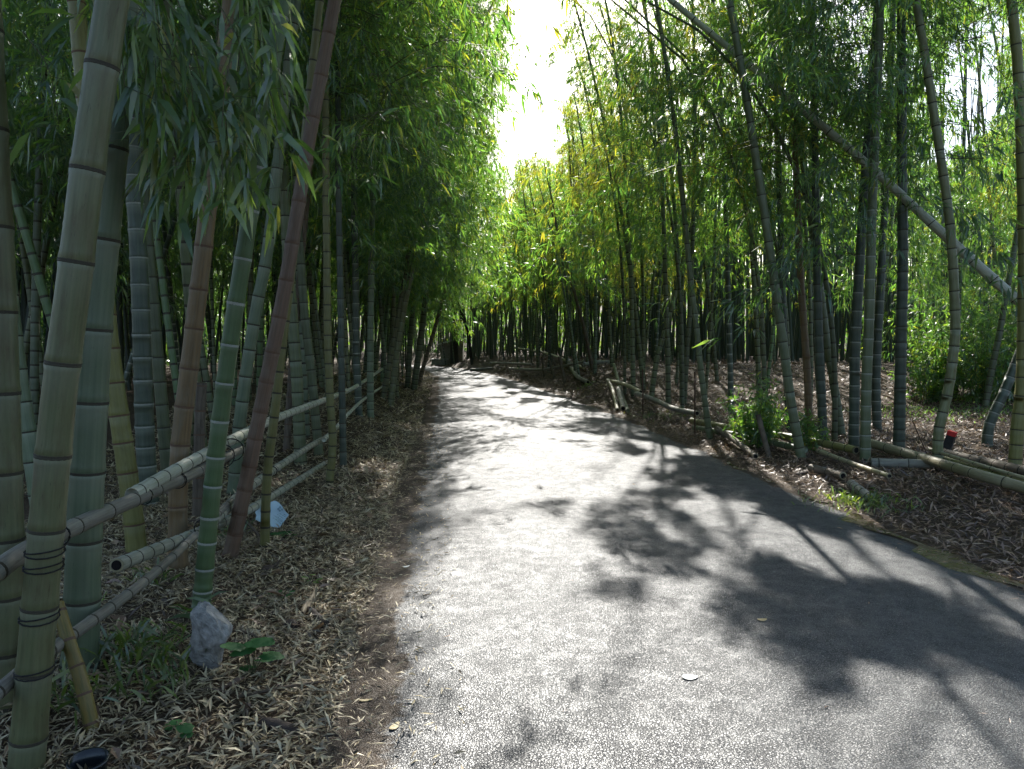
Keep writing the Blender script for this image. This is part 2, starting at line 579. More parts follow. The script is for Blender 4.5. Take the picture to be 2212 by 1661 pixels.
    mg = nd(nt, 'ShaderNodeMixShader')
    nt.links.new(g2.outputs[0], mg.inputs[0])
    nt.links.new(df.outputs[0], mg.inputs[1])
    nt.links.new(gl.outputs[0], mg.inputs[2])
    nt.links.new(mg.outputs[0], nt.nodes['Material Output'].inputs[0])
    return m


ROAD_GLOSS = .125


def puddle_mat():
    m, nt, b = mat('muddy_water')
    tc = nd(nt, 'ShaderNodeTexCoord')
    n = nd(nt, 'ShaderNodeTexNoise', Scale=9.0, Detail=5.0)
    nt.links.new(tc.outputs['Object'], n.inputs['Vector'])
    r = ramp(nt, n.outputs[0], [(.35, (.03, .019, .011)), (.65, (.075, .047, .026))])
    nt.links.new(r.outputs[0], b.inputs['Base Color'])
    rr = nd(nt, 'ShaderNodeMapRange')
    nt.links.new(n.outputs[0], rr.inputs[0])
    rr.inputs[1].default_value, rr.inputs[2].default_value = .35, .65
    rr.inputs[3].default_value, rr.inputs[4].default_value = .16, .38
    nt.links.new(rr.outputs[0], b.inputs['Roughness'])
    b.inputs['Specular IOR Level'].default_value = .3
    n2 = nd(nt, 'ShaderNodeTexNoise', Scale=40.0, Detail=5.0)
    nt.links.new(tc.outputs['Object'], n2.inputs['Vector'])
    bp = nd(nt, 'ShaderNodeBump', Strength=.6, Distance=.008)
    nt.links.new(n2.outputs[0], bp.inputs['Height'])
    nt.links.new(bp.outputs[0], b.inputs['Normal'])
    return m


M['ground'], M['road'], M['puddle'] = ground_mat(), road_mat(), puddle_mat()

# ------------------------------------------------------------------ setting: ground, road, puddle
gy = np.unique(np.concatenate([np.linspace(-120, -6, 20), np.linspace(-6, 30, 241), np.linspace(30, 90, 90), np.linspace(90, 500, 16)]))
off = np.concatenate([[0, .05, .12, .2, .3], np.linspace(.42, 8, 44), np.linspace(8.6, 40, 26), [60, 100, 200, 400]])
ins = np.array([.04, .10, .5])
EL, ER = edge_l(gy)[:, None], edge_r(gy)[:, None]
X = np.concatenate([EL - off[::-1][None], EL + ins[None], ER - ins[::-1][None], ER + off[None]], 1)
Y = np.repeat(gy[:, None], X.shape[1], 1)
Z = height(X, Y)
ny, nx = X.shape
i, j = np.meshgrid(np.arange(ny - 1), np.arange(nx - 1), indexing='ij')
Fq = np.stack([i * nx + j, i * nx + j + 1, (i + 1) * nx + j + 1, (i + 1) * nx + j], -1).reshape(-1, 4)
ground = link('ground', new_mesh('ground', np.stack([X, Y, Z], -1), Fq, np.full(len(Fq), 4), [M['ground']]))
tag(ground, 'brown forest floor strewn with dry bamboo leaves', kind='structure')

ry = np.unique(np.concatenate([np.linspace(-12, 20, 220), np.linspace(20, 82, 160)]))
nt_ = 44
tt = np.linspace(0, 1, nt_)
LX = edge_l(ry) - .12
RX = edge_r(ry) + .12
X = LX[:, None] + (RX - LX)[:, None] * tt[None]
Y = np.repeat(ry[:, None], nt_, 1)
Z = .0 + .035 * (1 - (2 * tt - 1) ** 4)[None] + (vnoise(X * .8, Y * .5, 12) - .5) * .008
margin = np.maximum(1 - sstep(.12, .66, X - LX[:, None]), .8 * (1 - sstep(.1, .4, RX[:, None] - X)))
i, j = np.meshgrid(np.arange(len(ry) - 1), np.arange(nt_ - 1), indexing='ij')
Fq = np.stack([i * nt_ + j, i * nt_ + j + 1, (i + 1) * nt_ + j + 1, (i + 1) * nt_ + j], -1).reshape(-1, 4)
road = link('road', new_mesh('road', np.stack([X, Y, Z], -1), Fq, np.full(len(Fq), 4), [M['road']], attr={'margin': margin}))
tag(road, 'narrow damp asphalt lane running through the bamboo', kind='structure')

py = np.linspace(3.0, 10.5, 150)
pn = .6 * vnoise(py * 1.15, py * 0, 21) + .4 * vnoise(py * 3.7, py * 0, 22)
w_in = .16 * sstep(.34, .75, pn) + .03 * vnoise(py * 9, py * 0, 25) * (pn > .34)
w_out = .15 * sstep(.38, .8, .7 * pn + .3 * vnoise(py * 2.3, py * 0, 23)) + .03 * vnoise(py * 11, py * 0, 24) * (pn > .34)
pv, pf = [], []
for k in range(len(py)):
    c = edge_r(py[k]) - .05
    for q, xx in enumerate((c - w_in[k], c - w_in[k] * .4, c + w_out[k] * .5, c + w_out[k])):
        pv.append((xx, py[k], .0225 if q in (1, 2) else .0205))
    if k and w_in[k] + w_in[k - 1] > .02:
        a = (k - 1) * 4
        for q in range(3):
            pf += [a + q, a + q + 1, a + q + 5, a + q + 4]
puddle = link('puddle', new_mesh('puddle', pv, pf, np.full(len(pf) // 4, 4), [M['puddle']]))
tag(puddle, 'muddy rainwater lying along the road edge', kind='structure')

# ------------------------------------------------------------------ foliage
SKY_GAP = [np.array(p, float) for p in (
    [(1088, -900), (1100, 60), (1108, 150), (1078, 215), (1062, 275), (1086, 352), (1130, 335), (1205, 348), (1224, 300), (1208, 222), (1238, 192), (1182, 130), (1196, -10), (1230, -900)],
    [(1995, 345), (2022, 250), (2040, 90), (2085, 45), (2160, 5), (2196, 50), (2150, 130), (2180, 200), (2120, 300), (2060, 330)],
    [(1380, 355), (1395, 315), (1412, 330), (1400, 370)],
)]


def inside(poly, u, v):
    r = np.zeros(u.shape, bool)
    n = len(poly)
    for a in range(n):
        x1, y1 = poly[a]
        x2, y2 = poly[(a + 1) % n]
        c = (y1 > v) != (y2 > v)
        xx = (x2 - x1) * (v - y1) / (y2 - y1 + 1e-12) + x1
        r ^= c & (u < xx)
    return r


def gap_reject(c):
    """openings of the canopy: towards the sky above the road, and where the sun comes down on it"""
    u, v = project(c)
    uu = u + rng.normal(0, 7, u.shape) + (vnoise(u / 23, v / 23, 31) - .5) * 34
    vv = v + rng.normal(0, 7, v.shape) + (vnoise(u / 23, v / 23, 32) - .5) * 34
    rej = np.zeros(u.shape, bool)
    for poly in SKY_GAP:
        rej |= inside(poly, uu, vv)
    # the spot of ground it would shade
    k = c[:, 2] / SDIR[2]
    sx, sy = c[:, 0] - k * SDIR[0], c[:, 1] - k * SDIR[1]
    L, R = left(sy), right(sy)
    t = (sx - L) / (R - L)
    hi = np.interp(sy, [0, 4, 8, 12, 17, 40], [.42, .46, .50, .75, .98, .98])
    lo = np.interp(sy, [0, 3, 6, 10, 17, 40], [.20, .19, .18, .20, .10, .04])
    n = .5 * vnoise(sx * 1.3, sy * .6, 41) + .3 * vnoise(sx * 2.9, sy * 1.5, 42) + .2 * vnoise(sx * 7, sy * 3.4, 48)
    core = sstep(lo - .05, lo + .1, t) * (1 - sstep(hi - .06, hi + .12, t))
    thr = np.interp(sy, [0, 3, 6, 10, 13, 17, 26, 34], [.51, .47, .46, .49, .54, .55, .56, .60])
    lit = (core > rng.random(t.shape)) & (n > thr)
    # streaks over the far side of the road
    n2 = .55 * vnoise(sx * 2.3, sy * .75, 43) + .3 * vnoise(sx * 4.3, sy * 2.0, 44) + .15 * vnoise(sx * 8, sy * 4, 47)
    half = (t > .38) & (t < 1.06) & (n2 > np.interp(t, [.4, .6, .9], [.43, .47, .50]))
    lit |= half
    # flecks on the verges
    n3 = vnoise(sx * 1.6, sy * 1.1, 45)
    lit |= (t > -.6) & (t <= 0) & (n3 > .80) & (sy < 22)
    lit |= (sx > 6.5) & (sx < 22) & (sy > 11) & (sy < 30) & (vnoise(sx * .7, sy * .7, 46) > .42)
    lit |= (t >= 1) & (t < 1.6) & (n3 > .76) & (sy < 24)
    lit |= (sx - 3.7) ** 2 + (sy - 10.6) ** 2 < .9
    lit |= (sx + 4.3) ** 2 + (sy - 49.6) ** 2 < 9  # opening added in the canopy to let sun onto the shed
    return rej | lit


def make_spray(L, ncl, leaf_len, seed, nper=5):
    """one side branch growing along +x: leaf quads, twig lines; leaves sit in fans at the twig ends"""
    r = np.random.default_rng(seed)
    leaves, cid, ctr, sticks = [], [], [], []
    s = np.linspace(0, 1, 8)
    rise, droop = r.uniform(.25, .6), r.uniform(.35, .75)
    ax = np.stack([L * s, L * .12 * np.sin(s * 3 + seed), L * (rise * s - (rise * .6 + droop) * s ** 2.2)], 1)
    sticks.append((ax, .006))
    for k in range(ncl):
        q = .22 + .78 * ((k + r.random()) / ncl) ** .8
        p0 = np.array([np.interp(q, s, ax[:, a]) for a in range(3)])
        side = 1 if k % 2 else -1
        ang = side * r.uniform(.4, 1.3)
        tl = L * r.uniform(.12, .36) * (1.15 - .6 * q)
        d = np.array([math.cos(ang), math.sin(ang), r.uniform(-.45, .35)])
        end = p0 + d * tl + np.array([0, 0, -tl * r.uniform(.1, .5)])
        sticks.append((np.array([p0, (p0 + end) / 2 + np.array([0, 0, .04 * tl]), end]), .0022))
        ctr.append(end)
        m = max(3, int(r.normal(nper, 1.2)))
        for e in range(m):
            ya = ang + r.normal(0, .75)
            pit = r.normal(-.75, .45)
            dd = np.array([math.cos(ya) * math.cos(pit), math.sin(ya) * math.cos(pit), math.sin(pit)])
            ll = leaf_len * r.uniform(.65, 1.2)
            ww = ll * r.uniform(.11, .16)
            b0 = end - d * tl * r.uniform(0, .45)
            sd = np.cross(dd, r.normal(0, 1, 3) * .6 + np.array([0, 0, 1]))
            sd /= np.linalg.norm(sd) + 1e-9
            nn = np.cross(sd, dd)
            mid = b0 + dd * ll * .38 + nn * ll * .05
            tip = b0 + dd * ll + np.array([0, 0, -.13 * ll])
            leaves.append([b0, mid + sd * ww / 2, tip, mid - sd * ww / 2])
            cid.append(k)
    return np.array(leaves), np.array(cid), np.array(ctr), sticks


SPR_NEAR = [make_spray(rng.uniform(1.0, 1.5), 26, .135, 100 + k, 5) for k in range(9)]
SPR_MID = [make_spray(rng.uniform(1.2, 1.8), 26, .155, 200 + k, 5) for k in range(9)]
SPR_XFAR = [make_spray(rng.uniform(1.5, 2.1), 18, .30, 400 + k, 4) for k in range(7)]
SPR_FAR = [make_spray(rng.uniform(1.4, 2.1), 22, .21, 300 + k, 5) for k in range(7)]


def quads_mesh(name, Q, mats):
    Q = np.asarray(Q, np.float32)
    n = len(Q)
    return new_mesh(name, Q.reshape(-1, 3), np.arange(n * 4, dtype=np.int32), np.full(n, 4, np.int32), mats, smooth=False)


def place_sprays(path, s, fs, s0, lib, bias, size):
    """world-space leaf quads, their cluster centres and twig lines for sprays at fractions fs of the crown"""
    Ls = s[-1]
    Q, C, I, ST, n = [], [], [], [], 0
    for f in fs:
        sp_ = s0 + (Ls - s0) * f
        p = np.array([np.interp(sp_, s, path[:, a]) for a in range(3)])
        lv, cid, ctr, stk = lib[rng.integers(len(lib))]
        sz = size * rng.uniform(.75, 1.2) * (1.1 - .5 * f ** 1.5)
        a = rng.uniform(0, 2 * np.pi)
        if bias is not None and rng.random() < .45:
            a = bias + rng.normal(0, .7)
        c_, s_ = math.cos(a), math.sin(a)
        Rm = np.array([[c_, -s_, 0], [s_, c_, 0], [0, 0, 1]]) * sz
        Q.append(lv @ Rm.T + p)
        C.append(ctr @ Rm.T + p)
        I.append(cid + n)
        ST += [(ax @ Rm.T + p, rad, n + w - 1 if w else -1 - n) for w, (ax, rad) in enumerate(stk)]
        n += len(ctr)
    return np.concatenate(Q), np.concatenate(C), np.concatenate(I), ST


def crown(path, s, s0, nspr, lib, filt=True, bias=None, sticks=True, size=1.0, dens_low=1.0):
    """leaf quads and twigs for the side branches between arc length s0 and the tip"""
    fs = ((np.arange(nspr) + rng.random(nspr)) / nspr) ** dens_low
    Q, C, I, ST = place_sprays(path, s, fs, s0, lib, bias, size)
    if filt:
        keep = ~gap_reject(C)
        Q = Q[keep[I]]
        ST = [(a, r) for a, r, k in ST if (k >= 0 and keep[k]) or (k < 0 and keep[-1 - k:-1 - k + 20].mean() > .35)]
    else:
        ST = [(a, r) for a, r, k in ST]
    return Q, (ST if sticks else [])


TIER_H = 1.5


def make_tiers(lib, n, nspr):
    """whorls of side branches round one and a half metres of culm, shared by many culms"""
    out = []
    zz = np.array([[0, 0, 0], [0, 0, TIER_H]], float)
    for k in range(n):
        Q, C, I, ST = place_sprays(zz, np.array([0, TIER_H]), rng.random(nspr), 0, lib, None, 1.0)
        out.append((Q, C, I, [t for t in ST if t[2] < 0], quads_mesh('foliage', Q, [M['leaf']]), sticks_mesh('branch', [(a, r) for a, r, k_ in ST], M['twig'])))
    return out


TIERS = {}


def leafy(root, base, path, s, s0, lib, mat='leaf', filt=True, bias=None, size=1.0, step=1.25, sticks=False):
    """dress a culm with whorls: shared meshes where nothing opens the canopy, trimmed ones along its openings"""
    tiers = TIERS[lib]
    q = s0
    Q_own, ST = [], []
    while q < s[-1] - .2:
        f = (q - s0) / max(.1, s[-1] - s0)
        p = np.array([np.interp(q, s, path[:, k]) for k in range(3)])
        Q, C, I, stk, me, bme = tiers[rng.integers(len(tiers))]
        a = rng.uniform(0, 2 * np.pi)
        sz = size * rng.uniform(.85, 1.15) * (1.08 - .45 * f ** 1.5)
        c_, s_ = math.cos(a), math.sin(a)
        Rm = np.array([[c_, -s_, 0], [s_, c_, 0], [0, 0, 1]]) * sz
        sh = np.zeros(3)
        if bias is not None:
            sh = np.array([math.cos(bias), math.sin(bias), -.1]) * .45 * sz
        Cw = C @ Rm.T + p + sh
        rej = gap_reject(Cw) if filt else np.zeros(len(C), bool)
        m = rej.mean()
        if m < .2:
            o = link('foliage', me, root)
            mtx = Matrix.LocRotScale(Vector(p + sh - base), Quaternion((0, 0, 1), a), Vector((sz, sz, sz)))
            o.matrix_local = mtx
            o.material_slots[0].link = 'OBJECT'
            o.material_slots[0].material = M[mat]
            if sticks:
                b_ = link('branch', bme, root)
                b_.matrix_local = mtx
                b_['kind'] = 'stuff'
        elif m < .88:
            Q_own.append((Q @ Rm.T + p + sh)[~rej[I]])
            if sticks and m < .5:
                ST += [(ax[::2] @ Rm.T + p + sh, rad) for ax, rad, k in stk]
        q += step * sz
    if Q_own:
        link('foliage', quads_mesh('foliage', np.concatenate(Q_own) - base, [M[mat]]), root)
        NLEAF[0] += sum(len(x) for x in Q_own)
    if ST:
        tag(link('branch', sticks_mesh('branch', [(a - base, r) for a, r in ST], M['twig']), root), kind='stuff')


NLEAF = [0]


def sticks_mesh(name, ST, m):
    V, Fs, n = [], [], 0
    for pts, rad in ST:
        rr = np.linspace(rad, rad * .35, len(pts))
        v, f = tube(pts, rr, 3)
        V.append(v)
        Fs.append(f + n)
        n += len(v)
    f = np.concatenate(Fs)
    return new_mesh(name, np.concatenate(V), f, np.full(len(f), 4), [m])


TIERS = {'near': make_tiers(SPR_NEAR, 6, 14), 'mid': make_tiers(SPR_MID, 6, 15), 'far': make_tiers(SPR_FAR, 6, 11)}

# ------------------------------------------------------------------ culms
def culm_rows(S, s_plain, nodes, near):
    """arc positions, radius factors, ring flags, phases along a culm"""
    rows = []
    for a, b in zip(nodes[:-1], nodes[1:]):
        L = b - a
        if a > s_plain:
            rows += [(b, 1.0, 0, .5)]
        elif near:
            rows += [(a + .000, .98, 0, .0), (a + .008, 1.07, 0, .02), (a + .035, 1.015, 0, .06)]
            rows += [(a + L * q, 1.0, 0, q) for q in (.3, .6, .85)]
            rows += [(b - .03, 1.005, 0, .96), (b - .008, 1.06, 0, 1.0)]
        else:
            w = min(.014, L * .12)
            rows += [(a - w, 1.03, 1, 1.0), (a + w, 1.03, 0, .0)]
    return [r for r in rows if r[0] <= S]


def node_list(L, first, last, grow, start=.08):
    out, s = [], start
    while s < L:
        out.append(s)
        s += (first + (last - first) * min(1, s / grow)) * rng.uniform(.9, 1.1)
    return np.array(out)


def culm_mesh(name, path, s, r0, taper, nodes, sides, near, mats, flare=.12, s_plain=7.0):
    nodes = np.concatenate([nodes[nodes <= s_plain], np.arange(max(s_plain, nodes[0]) + .9, s[-1], 1.1)])
    rows = culm_rows(s[-1], s_plain, np.concatenate([[0], nodes, [s[-1]]]) if nodes[0] > .02 else np.append(nodes, s[-1]), near)
    sa = np.array([r[0] for r in rows])
    o = np.argsort(sa, kind='stable')
    sa = np.clip(sa[o], 0, s[-1])
    fac = np.array([r[1] for r in rows])[o]
    ring = np.array([r[2] for r in rows])[o]
    ph = np.array([r[3] for r in rows])[o]
    P = np.stack([np.interp(sa, s, path[:, k]) for k in range(3)], 1)
    P += np.cumsum(np.full((len(sa), 1), 1e-6), 0)
    rad = r0 * (1 - (1 - taper) * (sa / s[-1]) ** 1.25) * fac * (1 + flare * np.exp(-sa / .12))
    V, Fq = tube(P, rad, sides)
    mi = np.repeat(ring[:-1], sides)
    u = (np.arange(sides) / sides)
    U = np.tile(u, len(sa))
    Vv = np.repeat(sa, sides)
    uvl = np.stack([U[Fq], Vv[Fq]], -1)
    wrap = (Fq % sides)
    uvl[..., 0] = np.where((wrap == 0) & ((wrap.max(1) == sides - 1)[:, None]), 1.0, uvl[..., 0])
    n = len(sa)
    ff = np.concatenate([Fq.ravel(), np.arange(sides)[::-1], (n - 1) * sides + np.arange(sides)])
    szs = np.concatenate([np.full(len(Fq), 4), [sides, sides]])
    mi = np.concatenate([mi, [0, 0]])
    uvl = np.concatenate([uvl.reshape(-1, 2), np.zeros((sides * 2, 2))])
    return new_mesh(name, V, ff, szs, mats, mi, uvl, {'phase': np.repeat(ph, sides)})


def ring_mesh(name, m):
    prof = [(1.0, -.5), (1.05, -.42), (1.075, -.1), (1.03, .02), (1.085, .2), (1.05, .45), (1.0, .52)]
    n = 18
    a = np.arange(n) / n * 2 * np.pi
    V = np.concatenate([[(r * math.cos(q), r * math.sin(q), z) for q in a] for r, z in prof])
    Fs = []
    for k in range(len(prof) - 1):
        for q in range(n):
            Fs += [k * n + q, k * n + (q + 1) % n, (k + 1) * n + (q + 1) % n, (k + 1) * n + q]
    return new_mesh(name, V, Fs, np.full(len(Fs) // 4, 4), [m])


RING = {k: ring_mesh('node_ring', M[m]) for k, m in (('d', 'ring_d'), ('w', 'ring_w'), ('b', 'ring_b'))}


def add_rings(parent, path, s, r0, taper, nodes, style, zmax, origin, thick=.016, flare=.12, sub=None):
    t, _, _ = frames(path)
    for q in nodes:
        p = np.array([np.interp(q, s, path[:, k]) for k in range(3)])
        if p[2] > zmax:
            break
        d = np.array([np.interp(q, s, t[:, k]) for k in range(3)])
        r = r0 * (1 - (1 - taper) * (q / s[-1]) ** 1.25) * (1 + flare * math.exp(-q / .12))
        o = link('node_ring', RING[style], parent)
        rot = Vector(d).to_track_quat('Z', 'Y') @ Quaternion((0, 0, 1), rng.uniform(0, 6.28))
        o.matrix_local = Matrix.LocRotScale(Vector(p - origin), rot, Vector((r, r, thick * rng.uniform(.8, 1.25))))


def extend(pts, H, arch):
    """carry a culm on above its last measured point to height H, bending over by arch (x, y) at the tip"""
    pts = [np.array(p, float) for p in pts]
    d = pts[-1] - pts[-2]
    d = d / (d[2] + 1e-6)
    p = pts[-1].copy()
    z0, x0 = p[2], p.copy()
    if H > z0 + .5:
        for f in (.2, .4, .6, .8, 1.0):
            z = z0 + (H - z0) * f
            lean = min(1.0, 2.2 / max(1e-3, (H - z0) * np.linalg.norm(d[:2]) + 1e-3))
            q = x0 + d * (z - z0) * lean
            q[0] += arch[0] * f ** 2.2
            q[1] += arch[1] * f ** 2.2
            q[2] = z - .04 * (H - z0) * f ** 4
            pts.append(q)
    return np.array(pts)


N_BAMBOO = [0]


def bamboo(pts, r0, skin, ring, label, group=None, sep=False, sides=10, nodes=(.13, .30, 3.5), fol=None, taper=.25, zmax=9, near=None, name='bamboo', cat='bamboo'):
    path, s = smooth_path(pts, 70)
    uu, vv = project(path)
    cut = np.nonzero(inside(SKY_GAP[0], uu, vv) & (path[:, 2] > 4))[0]
    if len(cut) and cut[0] > 20 and name == 'bamboo' and fol:
        path, s = path[:cut[0]], s[:cut[0]]
    base = path[0].copy()
    nl = node_list(s[-1], *nodes)
    root = empty(name, base)
    near = sep if near is None else near
    me = culm_mesh('culm', path - base, s, r0, taper, nl, sides, near, s_plain=(zmax + .3 if sep else 6.5), mats=[M[skin], M[{'d': 'ring_d', 'w': 'ring_w', 'b': 'ring_b'}[ring]]])
    link('culm', me, root)
    if sep:
        add_rings(root, path, s, r0, taper, nl, ring, zmax, base)
    if fol:
        leafy(root, base, path, s, **fol)
    tag(root, label, cat, group)
    N_BAMBOO[0] += 1
    return root, path, s


def P(uvs, D=None, lean=0.0):
    """measured culm: first point on the ground unless D gives the distance"""
    g = None
    if D is None:
        g = G(*uvs[0])
        D = g[1]
    out = []
    for k, (u, v) in enumerate(uvs):
        p = at(u, v, D)
        if lean:
            p = at(u, v, D + lean * max(0, p[2]))
        out.append(p)
    if g is not None:
        out[0] = g
    out[0] = out[0] + np.array([0, 0, -.06])
    return out, D


def measured(uvs, width, skin, ring, label, D=None, H=12.5, arch=(.8, .3), group=None, s0=4.5, nspr=24, fmat='leaf', lib=None, nodes=(.13, .30, 3.5), sides=18, lean=0.0, taper=.25, sep=True, zmax=None, bias=0.0, name='bamboo', dens=1.0, size=1.0):
    pts, Dd = P(uvs, D, lean)
    pts = extend(pts, H, arch)
    zm = zmax if zmax else CAM_H + (Dd * .49) + .3
    fol = dict(s0=s0, lib=lib or 'mid', mat=fmat, bias=bias, sticks=Dd < 14, size=size, step=1.25 * 22 / nspr / dens) if nspr else None
    return bamboo(pts, width / F * Dd / 2, skin, ring, label, group, sep, sides, nodes, fol, taper, min(zm, H * .8), name=name)


FEN = 'culms of the fence row'
# -- fence side, nearest first
measured([(50, 1730), (60, 1622), (120, 928), (163, 584), (187, 384), (243, 0)], 72, 'pale', 'd', 'thick pale green bamboo with rope-lashed fence rails, nearest the camera', D=2.6, nodes=(.20, .36, 2.2), zmax=3.3, s0=4.2, nspr=16, arch=(1.0, .5))
rootB, pathB, sB = measured([(172, 1440), (176, 1340), (184, 1110), (205, 700), (235, 380), (262, 60)], 72, 'blue', 'd', 'thick blue-green bamboo standing close behind the nearest lashed culm', nodes=(.26, .40, 2.2), zmax=4, s0=4.2, nspr=14, arch=(.6, .4))
measured([(10, 1640), (14, 1400), (12, 1200), (4, 900), (-8, 560), (-26, 200)], 74, 'pale', 'd', 'pale bamboo cut off by the picture edge behind the end of the lashed rail', D=2.95, nodes=(.2, .36, 2.2), zmax=3.4, s0=4.5, nspr=12, arch=(-.3, .5))
measured([(92, 1130), (66, 970), (44, 830), (26, 690), (8, 500), (-14, 200)], 34, 'blue', 'd', 'grey-green bamboo leaning away over the edge with a small broken side shoot', nodes=(.24, .36, 3), s0=4.5, nspr=12, arch=(-.8, .3))
measured([(297, 1195), (285, 1090), (262, 930), (238, 760), (222, 600), (205, 420)], 41, 'olive', 'b', 'mossy olive-yellow bamboo leaning back behind the blue-green culm', nodes=(.17, .32, 3), s0=4.8, nspr=14, arch=(-.5, .3))
measured([(322, 1090), (314, 960), (308, 780), (300, 560), (288, 370), (276, 120)], 39, 'dark', 'w', 'almost black bamboo with crisp white node rings behind the lashed rail', nodes=(.17, .26, 3.5), s0=5, nspr=14, arch=(.3, .3))
measured([(366, 1060), (361, 1007), (345, 820), (326, 600), (312, 420)], 26, 'mid', 'd', 'slender grey-green bamboo just beside the black white-ringed culm', nodes=(.2, .3, 3), s0=5, nspr=14, arch=(-.2, .2))
measured([(384, 1232), (387, 994), (412, 770), (439, 542), (462, 330)], 40, 'orange', 'b', 'dying orange-brown bamboo behind the upper fence rail', nodes=(.2, .28, 3), s0=5, nspr=8, fmat='leaf_y', arch=(.4, .2))
measured([(430, 1330), (464, 1007), (497, 740), (528, 540), (545, 430), (590, 130)], 38, 'green', 'w', 'deep green bamboo with white node rings rising behind the pale rock', nodes=(.115, .24, 1.8), zmax=4.2, s0=4.4, nspr=16, arch=(.9, .4))
measured([(503, 1070), (520, 893), (551, 680), (578, 540), (606, 300), (640, 0)], 27, 'blue', 'd', 'long clean blue-green bamboo beside the white-ringed green culm', nodes=(.2, .34, 3.5), s0=5.2, nspr=16, arch=(.5, .2))
measured([(492, 1205), (535, 1026), (568, 860), (612, 640), (655, 378), (690, 180)], 32, 'red', 'b', 'reddish-brown dying bamboo leaning out over the fence rails', nodes=(.14, .27, 2.2), zmax=4.8, s0=5.2, nspr=8, fmat='leaf_y', arch=(.9, .3))
measured([(571, 1184), (577, 1026), (593, 898), (610, 740), (632, 560), (650, 380)], 20, 'olive', 'd', 'thin olive bamboo standing in front of the scrap of paper', nodes=(.12, .2, 2), s0=4.8, nspr=14, arch=(.7, .3))
measured([(710, 1043), (719, 960), (714, 880), (708, 730), (706, 560), (704, 380)], 17, 'olive', 'd', 'thin upright bamboo standing on the road side of the fence end', nodes=(.12, .2, 3), s0=3.6, nspr=24, arch=(.9, .2), lib='near')
# -- other fence row culms, farther along
rows = [
    ([(742, 1010), (738, 800), (734, 560), (730, 300)], 15, 'dark', 'd', 'dark slim bamboo just beyond the thin culm at the fence end'),
    ([(650, 1000), (640, 800), (622, 560), (610, 300)], 26, 'mid', 'd', 'grey-green bamboo behind the middle fence rails, beside the reddish culm'),
    ([(690, 985), (672, 800), (655, 640), (640, 380)], 20, 'mid', 'd', 'slim bamboo leaning back behind the middle fence rails'),
    ([(618, 975), (630, 800), (645, 640), (660, 460)], 15, 'dead', 'b', 'dry brown sheath-covered bamboo behind the fence rails'),
    ([(800, 905), (800, 760), (802, 600), (806, 380)], 15, 'blue', 'd', 'pale smooth bamboo behind the far end of the top rail'),
    ([(842, 880), (858, 760), (876, 650), (895, 560)], 14, 'pale', 'd', 'pale bamboo leaning out where the top rail ends'),
    ([(826, 862), (846, 760), (868, 640), (884, 540)], 12, 'pale', 'd', 'second pale bamboo leaning out behind the rail end'),
    ([(893, 842), (905, 760), (914, 690), (924, 610)], 14, 'mid', 'd', 'bamboo at the litter slope past the rail end, leaning roadward'),
    ([(880, 838), (886, 740), (893, 640), (900, 540)], 12, 'mid', 'd', 'thin bamboo at the top of the litter slope past the rail end'),
    ([(776, 900), (770, 760), (768, 600), (765, 420)], 16, 'dark', 'w', 'dark bamboo with light rings behind the far fence rails'),
    ([(902, 832), (930, 740), (948, 680), (965, 610)], 9, 'dead', 'd', 'thin dark stem slanting over the far road edge before the shed'),
]
for uvs, w, skn, rg, lab in rows:
    far = uvs[0][1] < 870
    measured(uvs, w, skn, rg, lab, nodes=(.16, .28, 3), s0=3.0 if uvs[0][0] > 790 else 4.2, nspr=34 if uvs[0][0] > 790 else 22, arch=(1.4, .2), lib='mid', sides=12, sep=not far, dens=1.1, bias=.2)

